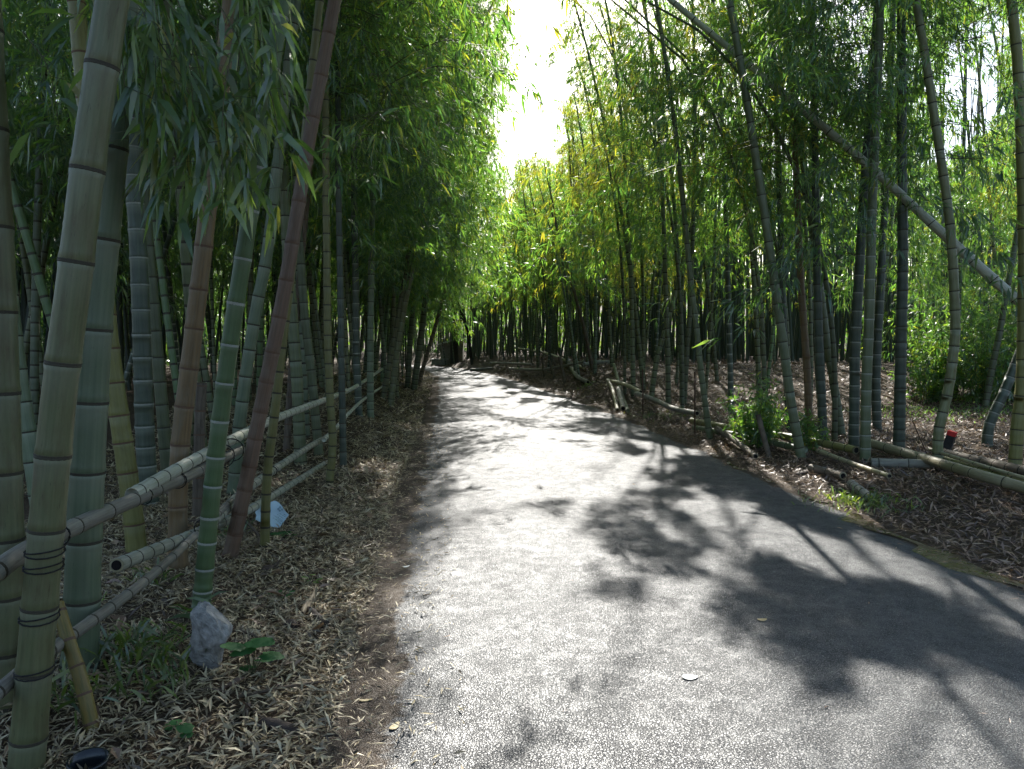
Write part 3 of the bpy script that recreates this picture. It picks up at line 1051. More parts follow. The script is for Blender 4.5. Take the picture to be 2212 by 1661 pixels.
# -- verge across the road
rows = [
    # points, width, skin, ring, fmat, s0, nspr, arch, label
    ([(1733, 992), (1708, 863), (1690, 731), (1655, 486), (1629, 317), (1604, 161)], 20, 'mid', 'd', 'leaf', 3.6, 30, (-1.4, 0), 'tall grey-green bamboo leaning over the road behind the leafy shrub'),
    ([(1748, 947), (1744, 809), (1732, 640), (1727, 540), (1716, 300)], 16, 'orange', 'b', 'leaf_y', 4.5, 12, (-.4, 0), 'straight orange-brown bamboo behind the leafy shrub'),
    ([(1779, 955), (1773, 820), (1768, 700), (1762, 420), (1758, 200)], 19, 'dark', 'd', 'leaf', 4.0, 26, (-.4, 0), 'dark bamboo between the orange-brown culm and the leaning one'),
    ([(1819, 942), (1801, 827), (1785, 730), (1768, 600), (1745, 420)], 18, 'mid', 'd', 'leaf', 3.8, 26, (-.9, 0), 'bamboo tilting roadward from beside the white-ringed pair'),
    ([(1844, 967), (1846, 850), (1848, 740), (1866, 420), (1888, 120)], 22, 'dark', 'w', 'leaf', 4.2, 24, (-.5, 0), 'dark white-ringed bamboo standing just behind its paler twin'),
    ([(1869, 999), (1871, 850), (1877, 697), (1885, 422), (1894, 211), (1902, 0)], 22, 'mid', 'w', 'leaf', 4.4, 26, (-.8, 0), 'grey-green bamboo with bold white rings, front one of the pair'),
    ([(1895, 930), (1893, 800), (1905, 560), (1916, 320), (1930, 0)], 19, 'dark', 'w', 'leaf', 4.4, 24, (-.2, 0), 'dark ringed bamboo rising behind the front white-ringed culm'),
    ([(1942, 981), (1944, 850), (1946, 760), (1950, 560), (1948, 300)], 24, 'dark', 'd', 'leaf_d', 2.2, 40, (.3, 0), 'thick almost black bamboo with low dense leaves'),
    ([(2028, 1013), (2027, 934), (2048, 845), (2062, 738), (2063, 676), (2052, 486), (2022, 275), (1989, 63)], 21, 'pale', 'd', 'leaf', 5.6, 18, (-1.0, 0), 'pale bamboo bowed like a bow beside the red-topped post'),
    ([(2132, 963), (2137, 917), (2170, 845), (2202, 766), (2240, 660)], 21, 'dark', 'w', 'leaf', 4.6, 18, (.8, 0), 'bent dark bamboo with pale rings leaning out of the clearing'),
    ([(2191, 1024), (2198, 920), (2209, 809), (2212, 500), (2200, 169), (2187, 21)], 26, 'olive', 'd', 'leaf', 3.6, 26, (-.6, 0), 'stout bamboo at the picture edge behind the long rails'),
    ([(2127, 880), (2142, 800), (2159, 720), (2180, 600)], 13, 'mid', 'd', 'leaf', 4.6, 22, (.3, 0), 'thin bamboo across the clearing before the green thicket'),
    ([(1535, 949), (1515, 809), (1504, 702), (1491, 598), (1480, 480)], 13, 'mid', 'd', 'leaf_y', 3.8, 28, (-1.2, 0), 'thin bamboo at the end of the stacked poles, leaning roadward'),
    ([(1580, 891), (1576, 740), (1571, 560), (1566, 400)], 12, 'dark', 'w', 'leaf', 3.8, 26, (-.6, 0), 'dark slim light-ringed bamboo behind the leafy shrub'),
    ([(1368, 852), (1366, 720), (1361, 560), (1352, 380)], 10, 'mid', 'd', 'leaf_y', 5.0, 24, (-.8, 0), 'straight bamboo beside the two bent rails on the bank'),
    ([(1322, 812), (1315, 680), (1305, 540), (1296, 420)], 8, 'mid', 'd', 'leaf_y', 5.5, 24, (-.8, 0), 'slim bamboo behind the tumbled rails, leaning roadward'),
    ([(1444, 873), (1442, 740), (1438, 628), (1434, 500)], 11, 'mid', 'd', 'leaf', 4.6, 24, (-.8, 0), 'bamboo behind the curved rail on the bank'),
    ([(1477, 876), (1484, 760), (1491, 657), (1496, 520)], 11, 'mid', 'd', 'leaf_y', 4.6, 24, (-.6, 0), 'bamboo tilting back behind the end of the curved rail'),
    ([(1406, 833), (1420, 770), (1436, 716), (1462, 620)], 11, 'mid', 'd', 'leaf', 5.0, 16, (.6, 0), 'bamboo tilting strongly back on the leaf-covered bank'),
    ([(1281, 800), (1262, 710), (1240, 630), (1216, 540), (1181, 420)], 9, 'dead', 'b', None, 9, 0, (0, 0), 'dead brown snapped bamboo leaning over the lane at the bend'),
    ([(1708, 930), (1698, 800), (1690, 640), (1684, 420)], 15, 'dark', 'd', 'leaf', 3.6, 26, (-.8, 0), 'dark bamboo behind the leafy shrub beside the tall leaning one'),
    ([(1640, 860), (1636, 740), (1628, 600), (1615, 420)], 11, 'mid', 'd', 'leaf', 3.8, 26, (-.9, 0), 'bamboo on the bank above the leafy shrub'),
]
for uvs, w, skn, rg, fm, s0, nspr, arch, lab in rows:
    dead = fm is None
    Hh = None
    g0 = G(*uvs[0])
    measured(uvs, w, skn, rg, lab, H=(0 if dead else 12.5), nodes=(.15, .29, 3), s0=s0, nspr=nspr, fmat=fm or 'leaf', arch=arch, sides=14, sep=g0[1] < 15, bias=math.pi, dens=.85)
for (x, y, H, ax, lab) in ((4.2, 12.6, 8.6, -3.4, 'arching bamboo drooping over the road from above the leafy shrub'),
                           (3.6, 16.0, 10.4, -3.2, 'arching bamboo drooping over the road above the bent rail'),
                           (2.9, 19.5, 11.5, -2.6, 'tall arching bamboo drooping over the road above the tumbled rails'),
                           (4.7, 11.0, 7.6, -3.7, 'low arching bamboo whose tip hangs over the road beside the sky gap'),
                           (4.9, 13.4, 9.0, -4.0, 'arching bamboo hanging over the road just behind the lowest tip'),
                           (5.6, 14.2, 10.6, -2.8, 'high arching bamboo drooping behind the shrub towards the road')):
    f = np.linspace(0, 1, 9)
    z = float(height(x, y))
    pts = np.stack([x + ax * f ** 2.6, y - .8 * f ** 3, z - .06 + H * (f - .16 * f ** 5)], 1)
    bamboo(pts, .042, 'mid', 'd', lab, 'arching culms', False, 8, (.15, .3, 4), dict(s0=3.4, lib='mid', mat='leaf', bias=math.pi, sticks=False, step=1.1), .2)
# the big fallen culm slanting across
gA = at(2330, 740, 9.0)
sl = [at(2330, 742, 8.9), at(2212, 660, 9.2), at(2045, 512, 9.6), at(1886, 366, 10.0), at(1720, 225, 10.4), at(1570, 100, 10.8), at(1400, -40, 11.2)]
d_ = sl[0] - sl[1]
p_ = sl[0] + d_ * (sl[0][2] - float(height(sl[0][0] + 1.3, 8.0)) + .05) / -d_[2]
sl = [p_] + sl
bamboo(sl, .068, 'rail_pale', 'd', 'heavy pale culm slanting across the others, fallen into the canopy', None, True, 18, (.32, .36, 3, .15), dict(s0=6.2, lib='near', mat='leaf', bias=None, sticks=True, step=2.2), .55, 9)

# ------------------------------------------------------------------ the groves, culm by culm
placed = []


def free(x, y, dmin):
    for (a, b) in placed:
        if (a - x) ** 2 + (b - y) ** 2 < dmin * dmin:
            return False
    return True


def grove(n, xs, ys, ok, dmin, label, group, s0, step, lib, skins, arch_to, fmats=('leaf',), filt=True, lean=.35, sides=7, sticks=False, tall=(11.5, 15), rad=(.035, .06), size=1.0, where=('', )):
    made = tries = 0
    while made < n and tries < 20000:
        tries += 1
        y = rng.uniform(*ys)
        x = rng.uniform(*xs(y))
        if not ok(x, y) or not free(x, y, dmin):
            continue
        placed.append((x, y))
        z = float(height(x, y))
        H = rng.uniform(*tall)
        ax, ay = arch_to(x, y)
        lx, ly = rng.normal(0, lean), rng.normal(0, lean)
        f = np.linspace(0, 1, 8)
        pts = np.stack([x + lx * f * 3 + ax * f ** 2.4, y + ly * f * 3 + ay * f ** 2.4, z - .06 + (H + .06) * (f - .03 * f ** 4)], 1)
        skn = skins[rng.integers(len(skins))]
        rg = 'w' if (skn == 'dark' and rng.random() < .6) else 'd'
        fol = dict(s0=s0 * rng.uniform(.85, 1.3), lib='far' if (lib == 'mid' and y > 24) else lib, filt=filt, mat=fmats[rng.integers(len(fmats))], bias=math.atan2(ay, ax) if abs(ax) > .5 else None, sticks=sticks, size=size, step=step)
        r_ = rng.uniform(*rad)
        w_ = ('thin', 'slim', 'stout')[int(np.searchsorted([rad[0] + (rad[1] - rad[0]) * .33, rad[0] + (rad[1] - rad[0]) * .67], r_))]
        c_ = {'mid': 'grey-green', 'blue': 'blue-green', 'dark': 'blackish', 'green': 'deep green', 'pale': 'pale'}[skn] + (' white-ringed' if rg == 'w' else '')
        l_ = 'leaning roadward' if lx * np.sign(left(y) + 2 - x) > .25 else 'leaning back' if lx * np.sign(left(y) + 2 - x) < -.25 else 'upright'
        d_ = where[int(np.clip((y - ys[0]) / (ys[1] - ys[0]) * len(where), 0, len(where) - 1))]
        bamboo(pts, r_, skn, rg, f'{w_} {c_} bamboo {l_} {label} {d_}', group, False, sides, (.15, .30, 4), fol, .3)
        made += 1
    return made


GREY = ['mid', 'mid', 'blue', 'dark', 'green', 'pale']


def fence_x(y):
    return np.interp(y, [0, 2.7, 8.6, 18, 30, 60], [-1.5, -1.72, -2.2, -3.2, -4.4, -8])


grove(20, lambda y: (left(y) - 1.7, left(y) - .75), (15, 40), lambda x, y: True, .55,
      'in the leafy front row', 'front row past the fence', 2.6, 1.15, 'mid', GREY, lambda x, y: (2.0, .1), ('leaf', 'leaf_d', 'leaf_d'), where=('by the rail end', 'past the rail end', 'near the bend'))
grove(56, lambda y: (max(-.7 * y - 1, fence_x(y) - 4.5), fence_x(y) - .35), (7.5, 34), lambda x, y: True, .5,
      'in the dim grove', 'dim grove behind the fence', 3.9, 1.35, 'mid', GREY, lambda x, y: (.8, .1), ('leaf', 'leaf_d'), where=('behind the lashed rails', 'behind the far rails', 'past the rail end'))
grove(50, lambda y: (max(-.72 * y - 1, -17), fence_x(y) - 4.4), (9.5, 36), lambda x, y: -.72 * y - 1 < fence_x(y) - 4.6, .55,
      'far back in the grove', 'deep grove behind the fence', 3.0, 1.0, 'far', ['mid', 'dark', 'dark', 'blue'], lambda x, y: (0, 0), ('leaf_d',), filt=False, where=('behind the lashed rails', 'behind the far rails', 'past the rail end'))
grove(40, lambda y: (right(y) + .9, right(y) + 5.5), (17, 40), lambda x, y: True, .6,
      'on the bank', 'bamboo on the bank', 3.6, 1.45, 'mid', GREY, lambda x, y: (-1.8, .1), ('leaf', 'leaf', 'leaf', 'leaf_y'), where=('by the bent rail', 'by the tumbled rails', 'by the low barrier'))
grove(34, lambda y: (right(y) + 5.2, .72 * y + 1), (17, 40), lambda x, y: right(y) + 5.4 < .72 * y + 1, .8,
      'in the open grove', 'open grove behind the bank', 2.4, 1.45, 'mid', GREY, lambda x, y: (-.3, 0), ('leaf', 'leaf', 'leaf', 'leaf_y'), where=('behind the clearing', 'behind the bank', 'far behind the bank'))
grove(64, lambda y: (right(y) + .8, right(y) + 15), (40, 58), lambda x, y: x < .45 * y, .6,
      'in the crowded stand', 'crowded stand at the bend', 4.2, 1.35, 'far', ['mid', 'dark', 'dark', 'blue'], lambda x, y: (-.7, -.3), ('leaf', 'leaf', 'leaf_y'), sides=6, size=1.15, where=('at the bend', 'past the shed', 'behind the shed'))
grove(16, lambda y: (left(y) - 5, left(y) - .8), (40, 56), lambda x, y: True, .6,
      'inside the bend', 'stand inside the bend', 3.6, 1.0, 'far', GREY, lambda x, y: (1.2, 0), ('leaf',), sides=6)


def thicket(name, label, spots, mat_leaf, s0, nspr, filt, dens=1.0, low=0):
    V, Fs, n, Q = [], [], 0, []
    for (x, y) in spots:
        z = float(height(x, y))
        H = rng.uniform(11, 15)
        f = np.linspace(0, 1, 4)
        lx, ly = rng.normal(0, .7, 2)
        pts = np.stack([x + lx * f, y + ly * f, z + H * f], 1)
        v, q = tube(pts, np.linspace(rng.uniform(.04, .07), .012, 4), 5)
        V.append(v)
        Fs.append(q + n)
        n += len(v)
        path, s = smooth_path(pts, 20)
        qq, _ = crown(path, s, s0 * rng.uniform(.3, 1.2), nspr, SPR_XFAR, filt=filt, sticks=False, size=1.7, dens_low=dens)
        Q.append(qq)
        if low:
            qq, _ = crown(np.array([[x, y, z + .1], [x, y, z + 3.2]]), np.array([0, 3.1]), 0, low, SPR_XFAR, filt=False, sticks=False, size=1.6)
            Q.append(qq)
    f = np.concatenate(Fs)
    a = link(name + '_culms', new_mesh(name + '_culms', np.concatenate(V), f, np.full(len(f), 4), [M['dark']],
                                       uv=np.zeros((len(f) * 4, 2)), attr={'phase': np.zeros(n)}))
    tag(a, label + ', bare dark culms', 'thicket', kind='stuff')
    b = link(name + '_foliage', quads_mesh(name + '_foliage', np.concatenate(Q), [M[mat_leaf]]))
    tag(b, label + ', leafy mass', 'thicket', kind='stuff')


def scatter(n, xs, ys, ok, dmin):
    out, t = [], 0
    while len(out) < n and t < 30000:
        t += 1
        y = rng.uniform(*ys)
        x = rng.uniform(*xs(y))
        if ok(x, y) and free(x, y, dmin):
            placed.append((x, y))
            out.append((x, y))
    return out


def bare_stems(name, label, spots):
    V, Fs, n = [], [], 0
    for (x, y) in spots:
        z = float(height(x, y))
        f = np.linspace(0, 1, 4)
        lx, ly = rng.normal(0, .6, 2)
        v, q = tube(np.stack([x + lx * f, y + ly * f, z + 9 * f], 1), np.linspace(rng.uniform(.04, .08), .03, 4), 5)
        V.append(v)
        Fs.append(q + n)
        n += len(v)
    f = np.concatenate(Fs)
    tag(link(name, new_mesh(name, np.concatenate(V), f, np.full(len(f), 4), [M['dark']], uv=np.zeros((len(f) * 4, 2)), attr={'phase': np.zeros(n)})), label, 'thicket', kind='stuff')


offroad = lambda x, y: (x < left(y) - 1.2 or x > right(y) + 1.2)
thicket('bamboo_thicket', 'distant bamboo thicket beyond the bend', scatter(180, lambda y: (-.55 * y - 6, .5 * y), (46, 86), lambda x, y: offroad(x, y) and (y > 57 or x > right(y) + 12), .7), 'leaf', 3.0, 9, True, 1.1, 2)
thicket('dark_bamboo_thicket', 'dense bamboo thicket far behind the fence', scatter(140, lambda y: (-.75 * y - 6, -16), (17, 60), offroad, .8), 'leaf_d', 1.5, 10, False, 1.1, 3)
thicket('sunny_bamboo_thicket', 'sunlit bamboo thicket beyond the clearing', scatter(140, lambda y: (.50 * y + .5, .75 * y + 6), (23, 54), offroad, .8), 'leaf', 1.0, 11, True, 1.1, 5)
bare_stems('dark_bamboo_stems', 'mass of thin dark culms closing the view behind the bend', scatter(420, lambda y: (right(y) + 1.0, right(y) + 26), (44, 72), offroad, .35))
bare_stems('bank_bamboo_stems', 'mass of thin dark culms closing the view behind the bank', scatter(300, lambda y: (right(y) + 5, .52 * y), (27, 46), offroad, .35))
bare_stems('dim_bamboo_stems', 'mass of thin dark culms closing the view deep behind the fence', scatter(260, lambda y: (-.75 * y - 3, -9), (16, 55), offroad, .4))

# ------------------------------------------------------------------ fence of lashed rails
def pole(name, pts, r0, skin, ring='d', parent=None, nodes=(.2, .24, 2), taper=.85, sides=16, rings=True, label=None, cat=None, group=None, open_end=None, curve=True):
    """a cut bamboo pole: one mesh, its node rings as parts, a flat disc coloured dark for the shade inside an open end"""
    path, s_ = smooth_path(pts, 40)
    base = path[0].copy() if parent is None else np.zeros(3)
    nl = node_list(s_[-1], *nodes)
    me = culm_mesh(name, path - base, s_, r0, taper, nl, sides, True, [M[skin], M['ring_d']], flare=0, s_plain=99)
    o = link(name, me, parent)
    if parent is None:
        o.location = tuple(float(c) for c in base)
        tag(o, label, cat, group)
    if rings:
        add_rings(o, path, s_, r0, taper, nl, ring, 99, base, .012, 0)
    for e in (open_end or ()):
        k = 0 if e == 0 else -1
        t_, n1, n2 = frames(path)
        d = -t_[0] if e == 0 else t_[-1]
        rr = r0 if e == 0 else r0 * taper
        c = path[k] - base
        a = np.arange(16) / 16 * 2 * np.pi
        ringp = lambda r, off: c + d * off + r * (np.cos(a)[:, None] * n1[k] + np.sin(a)[:, None] * n2[k])
        mb = MB()
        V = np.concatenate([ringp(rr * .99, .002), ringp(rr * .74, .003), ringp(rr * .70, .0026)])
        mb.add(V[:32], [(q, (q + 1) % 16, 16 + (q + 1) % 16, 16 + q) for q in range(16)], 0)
        mb.add(V[32:], [tuple(range(16))], 1)  # flat disc, its dark colour stands for the shade inside the pole
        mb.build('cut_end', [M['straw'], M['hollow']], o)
    return o


M['amber'] = culm_mat('culm_amber', (.15, .10, .022), (.20, .15, .035), (.06, .075, .02), .8, .05, .45, (.3, .25, .1))
M['tar'] = simple('tarred_wood', (.012, .012, .012), (.03, .03, .028), 20, .6, .3)
M['redpaint'] = simple('red_paint', (.42, .02, .02), (.55, .035, .03), 20, .55, .1)
M['stump'] = simple('dead_stump', (.07, .055, .04), (.18, .145, .10), 9, .85, .4)
M['hollow'] = simple('open_end_shade', (.006, .005, .004), (.015, .012, .01), 20, .9, .1)  # near-black paint for the shaded inside of cut pole ends


def fpt(u, v, back=0.0):
    """where the line of sight through (u, v) meets the upright plane of the fence"""
    lo, hi = 1.5, 30.0
    k = (u - CX) / ray(u, v)[1] / F
    for _ in range(50):
        m = (lo + hi) / 2
        xf = np.interp(m, [0, 2.7, 8.6, 18, 30], [-1.5, -1.65, -2.07, -3.1, -4.3]) - back
        if k * m < xf:
            hi = m
        else:
            lo = m
    return at(u, v, lo)


def lash(parent, c, axis, r, turns=2, width=.02, mname='rope'):
    """rope wound round a pole"""
    axis = np.asarray(axis, float) / np.linalg.norm(axis)
    ref = np.array([0, 0, 1.0]) if abs(axis[2]) < .8 else np.array([1.0, 0, 0])
    n1 = np.cross(axis, ref)
    n1 /= np.linalg.norm(n1)
    n2 = np.cross(axis, n1)
    a = np.linspace(0, 2 * np.pi * turns, 14 * turns)
    pts = c + (r + .0025) * (np.cos(a)[:, None] * n1 + np.sin(a)[:, None] * n2) + axis * ((np.linspace(-.5, .5, len(a)) + .15 * np.sin(a * 1.3)) * width)[:, None]
    mb = MB()
    mb.tube(pts, .0028, 5)
    return mb.build('lashing', M[mname], parent)


fence = empty('bamboo_fence', (-1.8, 4.5, .05))
tag(fence, 'low fence of weathered bamboo rails lashed with black rope along the verge', 'fence')
FO = np.array(fence.location)


def rail(uvs, r0, skin, back, **kw):
    pts = [fpt(u, v, back) - FO for u, v in uvs]
    return pole('rail', pts, r0, skin, 'd', fence, **kw), [p + FO for p in pts]


rail([(-40, 1258), (60, 1188), (230, 1106), (330, 1062), (440, 1012), (526, 968)], .036, 'grey', .13, nodes=(.26, .32, 2), open_end=(1,))
rail([(285, 1070), (330, 1044), (378, 1017), (470, 966), (545, 928), (598, 903), (706, 862), (770, 834), (826, 797)], .036, 'rail_pale', .14, nodes=(.16, .26, 6))
rail([(-40, 1525), (60, 1440), (115, 1401), (317, 1252), (428, 1150), (500, 1082)], .026, 'grey', .11, nodes=(.15, .2, 2))
rail([(452, 1136), (520, 1068), (590, 1016), (660, 970), (712, 940)], .034, 'rail_pale', .12, nodes=(.13, .16, 4), open_end=(1,))
rail([(700, 950), (735, 914), (756, 890), (800, 852), (858, 815)], .026, 'rail_pale', .04, nodes=(.2, .3, 4))
rail([(252, 1221), (340, 1186), (428, 1150), (532, 1104), (620, 1052), (706, 998)], .034, 'rail_pale', .17, nodes=(.14, .2, 4), open_end=(0, 1))
for u, v, bk, ax, r, t in ((125, 1158, .13, (-.35, .9, .0), .04, 2), (385, 1038, .13, (-.2, 1, 0), .042, 3), (480, 985, .09, (-.15, 1, 0), .075, 2), (500, 972, .09, (-.15, 1, .2), .078, 2),
                           (310, 1072, .13, (-.2, 1, 0), .040, 1), (590, 905, .14, (-.1, 1, 0), .042, 2), (588, 1018, .12, (-.1, 1, 0), .038, 2), (440, 1140, .06, (-.2, 1, 0), .05, 2)):
    lash(fence, fpt(u, v, bk) - FO, ax, r, t)
for v in (1190, 1222, 1332, 1448):                      # rope wound round the nearest culm
    p = at(60 + (1622 - v) * .0865, v, 2.6)
    lash(fence, p - FO, (.06, 0, 1), .0595, 2, .03)
lash(fence, at(548, 962, 5.5) - FO, (.25, 0, 1), .056, 2, .05)

# ------------------------------------------------------------------ fallen poles across the road
def ground_pole(uvs, r, skin, label, lift=(0, 0), open_end=None, nodes=(.2, .28, 2), ring='d', taper=.9):
    pts = []
    for k, (u, v) in enumerate(uvs):
        p = G(u, v)
        f = k / max(1, len(uvs) - 1)
        pts.append(p + np.array([0, 0, r * .9 + lift[0] * (1 - f) + lift[1] * f]))
    return pole('fallen_pole', pts, r, skin, ring, None, nodes, taper, 11, True, label, 'pole', None, open_end)


GP = [
    ([(1494, 922), (1600, 945), (1720, 966), (1849, 996)], .055, 'olive', 'thick greenish pole with a round open end, on top of the stack under the shrub', (.06, .09), (1,), (.16, .2, 3)),
    ([(1500, 930), (1580, 946), (1670, 968), (1740, 985)], .05, 'mid', 'grey-green pole lying below the greenish one under the shrub', (0, .04), None, (.2, .26, 3)),
    ([(1547, 946), (1590, 968), (1632, 992)], .042, 'dead', 'short brown pole sliding down towards the road edge', (.12, 0), (1,), (.2, .26, 3)),
    ([(1872, 976), (1990, 1012), (2100, 1050), (2230, 1090), (2340, 1130)], .058, 'straw', 'long split straw-coloured rail in front of the red-topped post', (.08, .08), None, (.34, .4, 3)),
    ([(2008, 1000), (2090, 1030), (2212, 1070), (2340, 1110)], .021, 'straw', 'thin knobbly pole lying on the rails in front of the bowed bamboo', (.15, .15), None, (.3, .3, 3)),
    ([(2040, 1012), (2130, 1040), (2230, 1072), (2340, 1110)], .05, 'olive', 'olive pole just behind the long split rail', (.05, .05), (0,), (.24, .26, 3)),
    ([(2036, 990), (2120, 1010), (2212, 1032), (2330, 1058)], .065, 'dead', 'heavy dark brown log lying behind the bowed bamboo', (0, .02), None, (.2, .26, 3)),
    ([(1750, 1022), (1785, 1030), (1821, 1040)], .045, 'dead', 'short brown pole with a hollow dark end on the road verge', (.02, .02), (1,), (.2, .26, 3)),
    ([(1766, 994), (1840, 1020), (1921, 1046)], .028, 'straw', 'thin split straw pole below the open-ended one', (.10, .06), (1,), (.24, .3, 3)),
    ([(1882, 1010), (2016, 1016)], .06, 'grey', 'grey hollow log under the long split rail', (0, .02), (1,), (.3, .3, 3)),
    ([(1838, 1062), (1860, 1074), (1884, 1088)], .045, 'grey', 'stubby broken chunk of bamboo near the wet road edge', (.04, 0), (0,), (.12, .14, 3)),
    ([(1312, 832), (1322, 858), (1334, 890)], .05, 'straw', 'pale pole end pointing at the road, front of the tumbled rails', (.35, .0), (1,), (.3, .3, 3)),
    ([(1336, 862), (1346, 890)], .065, 'grey', 'thick pale cut pole beside the front one of the tumbled rails', (.2, .02), (1,), (.3, .3, 3)),
    ([(1326, 822), (1342, 858), (1356, 894)], .048, 'mid', 'mossy pole lying across the tumbled rails', (.12, .02), None, (.3, .3, 3)),
    ([(1316, 838), (1350, 860), (1384, 880)], .05, 'straw', 'pale rail slanting down the bank over the tumbled poles', (.3, .3), (1,), (.3, .3, 3)),
    ([(1222, 800), (1242, 816), (1270, 832)], .075, 'grey', 'thick pale log lying down the slope before the bend', (.25, .05), (1,), (.3, .3, 3)),
    ([(1112, 785), (1180, 793), (1262, 806)], .055, 'straw', 'long pale rail of the low barrier along the bank top', (.5, .02), None, (.4, .4, 3)),
    ([(1100, 789), (1170, 796), (1262, 807)], .055, 'grey', 'second long rail of the low barrier on the bank', (.3, .28), None, (.4, .4, 3)),
    ([(1060, 783), (1105, 787), (1150, 792)], .06, 'grey', 'grey rail at the far end of the low bank barrier', (.4, .4), None, (.4, .4, 3)),
]
for uvs, r, skn, lab, lift, oe, nn in GP:
    ground_pole(uvs, r, skn, lab, lift, oe, nn)
for (u, v, dx, dy, lab) in ((1290, 812, .55, .12, 'short thick pale log on top of the bank'), (1040, 790, .6, -.1, 'short pale pole lying among the dark culms at the bend')):
    p = G(u, v) + np.array([0, 0, .12])
    e_ = [p + np.array([k * dx, k * dy, float(height(p[0] + k * dx, p[1] + k * dy) - height(p[0], p[1])) * .5]) for k in (-1, 0, 1)]
    pole('fallen_pole', e_, .075, 'grey', 'd', None, (.3, .3, 3), .9, 11, True, lab, 'pole', None, (0, 1))
# bent rail carried by two iron stakes
pole('bent_rail', [at(1374, 850, 16.6), at(1410, 862, 15.6), at(1455, 882, 14.2), at(1506, 893, 13.0)], .05, 'grey', 'd', None, (.25, .3, 3), .9, 14, True,
     'bent pale rail held off the ground by two rusty stakes', 'rail', None, (1,))


def stake(name, pts, r, m, label, cat='stake', sides=7, capm=None):
    b = np.array(pts[0])
    mb = MB()
    path, _ = smooth_path(pts, 8)
    rr = np.full(8, r) * (1 + .05 * np.sin(np.arange(8) * 2.3))
    mb.tube(path, rr, sides)
    o = mb.build(name, M[m], None, b)
    return tag(o, label, cat)


def up(u, v, u2, v2):
    g = G(u, v)
    t = at(u2, v2, g[1] + .03)
    g[2] -= .05
    return [g, (g + t) / 2, t]


M['rust'] = simple('rusty_iron', (.06, .035, .022), (.12, .07, .045), 30, .8, .3)
stake('iron_stake', up(1389, 897, 1388, 797), .016, 'rust', 'rusty iron stake carrying the upper end of the bent rail')
stake('iron_stake', up(1501, 940, 1501, 803), .014, 'rust', 'rusty iron stake at the low end of the bent rail')
stake('thin_rod', up(2008, 985, 1971, 909), .007, 'rust', 'thin rusty rod slanting up beside the bowed bamboo', 'rod')
for uv4, r, lab in (
        ((1176, 795, 1171, 770), .045, 'short dead stump of bamboo at the far end of the bank barrier'),
        ((1198, 812, 1187, 778), .045, 'dead tilted bamboo stump in front of the bank barrier'),
        ((1222, 805, 1208, 770), .055, 'thick dark tilted stump behind the sliding pale log'),
        ((1204, 800, 1191, 768), .05, 'dark tilted stump between the two other stumps of the barrier'),
        ((1232, 795, 1219, 760), .04, 'slim tilted stump above the pale log on the bank'),
        ((1664, 988, 1637, 896), .036, 'tilted brown post propped inside the leafy shrub')):
    stake('bamboo_stump', up(*uv4), r, 'stump', lab, 'stump') if 'stump' in M else None

p0, p1 = at(1644, 903, 11.3), at(1707, 885, 11.8)
pole('short_rail', [p0, (p0 + p1) / 2 + np.array([0, 0, .01]), p1], .04, 'dead', 'd', None, (.16, .2, 2), .9, 12, True, 'short brown rail resting on the tilted post in the shrub', 'rail', None, (1,))

# dead broken culm behind the fence and the cut orange stem near the corner
ds, _ = P([(428, 1120), (430, 1000), (432, 900), (436, 826)])
pole('dead_stem', ds, .05, 'dead', 'b', None, (.16, .22, 2), .8, 14, True, 'broken dead bamboo stem peeling behind the orange-brown culm', 'stem', None, (1,))
g = G(206, 1580)
pole('slanting_stem', [g - np.array([0, 0, .05]), at(178, 1480, g[1] + .05), at(150, 1390, g[1] + .1), at(122, 1300, g[1] + .16)], .027, 'amber', 'b', None, (.11, .15, 2), .9, 16, True,
     'short amber stem slanting out of the ground behind the nearest culm', 'stem', None, (1,))

# red-topped marker post
g, t = G(2042, 978), None
t = at(2058, 932, g[1] - .05)
root = empty('marker_post', g)
d = (t - g) / np.linalg.norm(t - g)
q = Vector(d).to_track_quat('Z', 'Y').to_matrix()
Lp = float(np.linalg.norm(t - g))
mb = MB()
mb.box(d * (Lp * .38), (.10, .10, Lp * .86), np.array(q))
mb.build('post_body', M['tar'], root, smooth=False)
mb = MB()
mb.box(d * (Lp * .91), (.104, .104, Lp * .2), np.array(q))
mb.build('post_top', M['redpaint'], root, smooth=False)
tag(root, 'tilted black post with a red painted top in the clearing', 'post')

# ------------------------------------------------------------------ shed, bench platform and tree at the bend
M['planks'] = simple('old_planks', (.20, .18, .155), (.34, .31, .27), 6, .85, .4)
M['roofing'] = simple('corrugated_roof', (.28, .29, .28), (.45, .45, .43), 5, .6, .2)
M['bark'] = simple('dark_bark', (.02, .017, .014), (.05, .042, .034), 12, .9, .8, .2, .03)
SH = np.array([-4.05, 51.6, float(height(-4.05, 51.6))])
shed = empty('shed', SH)
tag(shed, 'small dark plank shed with a slanting grey roof at the bend', 'shed')
for k in range(9):
    mb = MB()
    mb.box((-.62 + k * .155, -.55, .66 + .018 * k), (.145, .03, 1.3 + .036 * k))
    mb.build('plank', M['planks'], shed, smooth=False)
for k in range(8):
    mb = MB()
    mb.box((-.69, -.47 + k * .15, .60), (.03, .14, 1.22))
    mb.build('plank', M['planks'], shed, smooth=False)
mb = MB()
mb.box((.72, .05, .8), (.03, 1.2, 1.6))
mb.box((0, .62, .72), (1.4, .03, 1.4))
mb.build('wall', M['planks'], shed, smooth=False)
mb = MB()
tl = math.atan2(.5, 1.7)
Rt = np.array([[math.cos(tl), 0, -math.sin(tl)], [0, 1, 0], [math.sin(tl), 0, math.cos(tl)]])
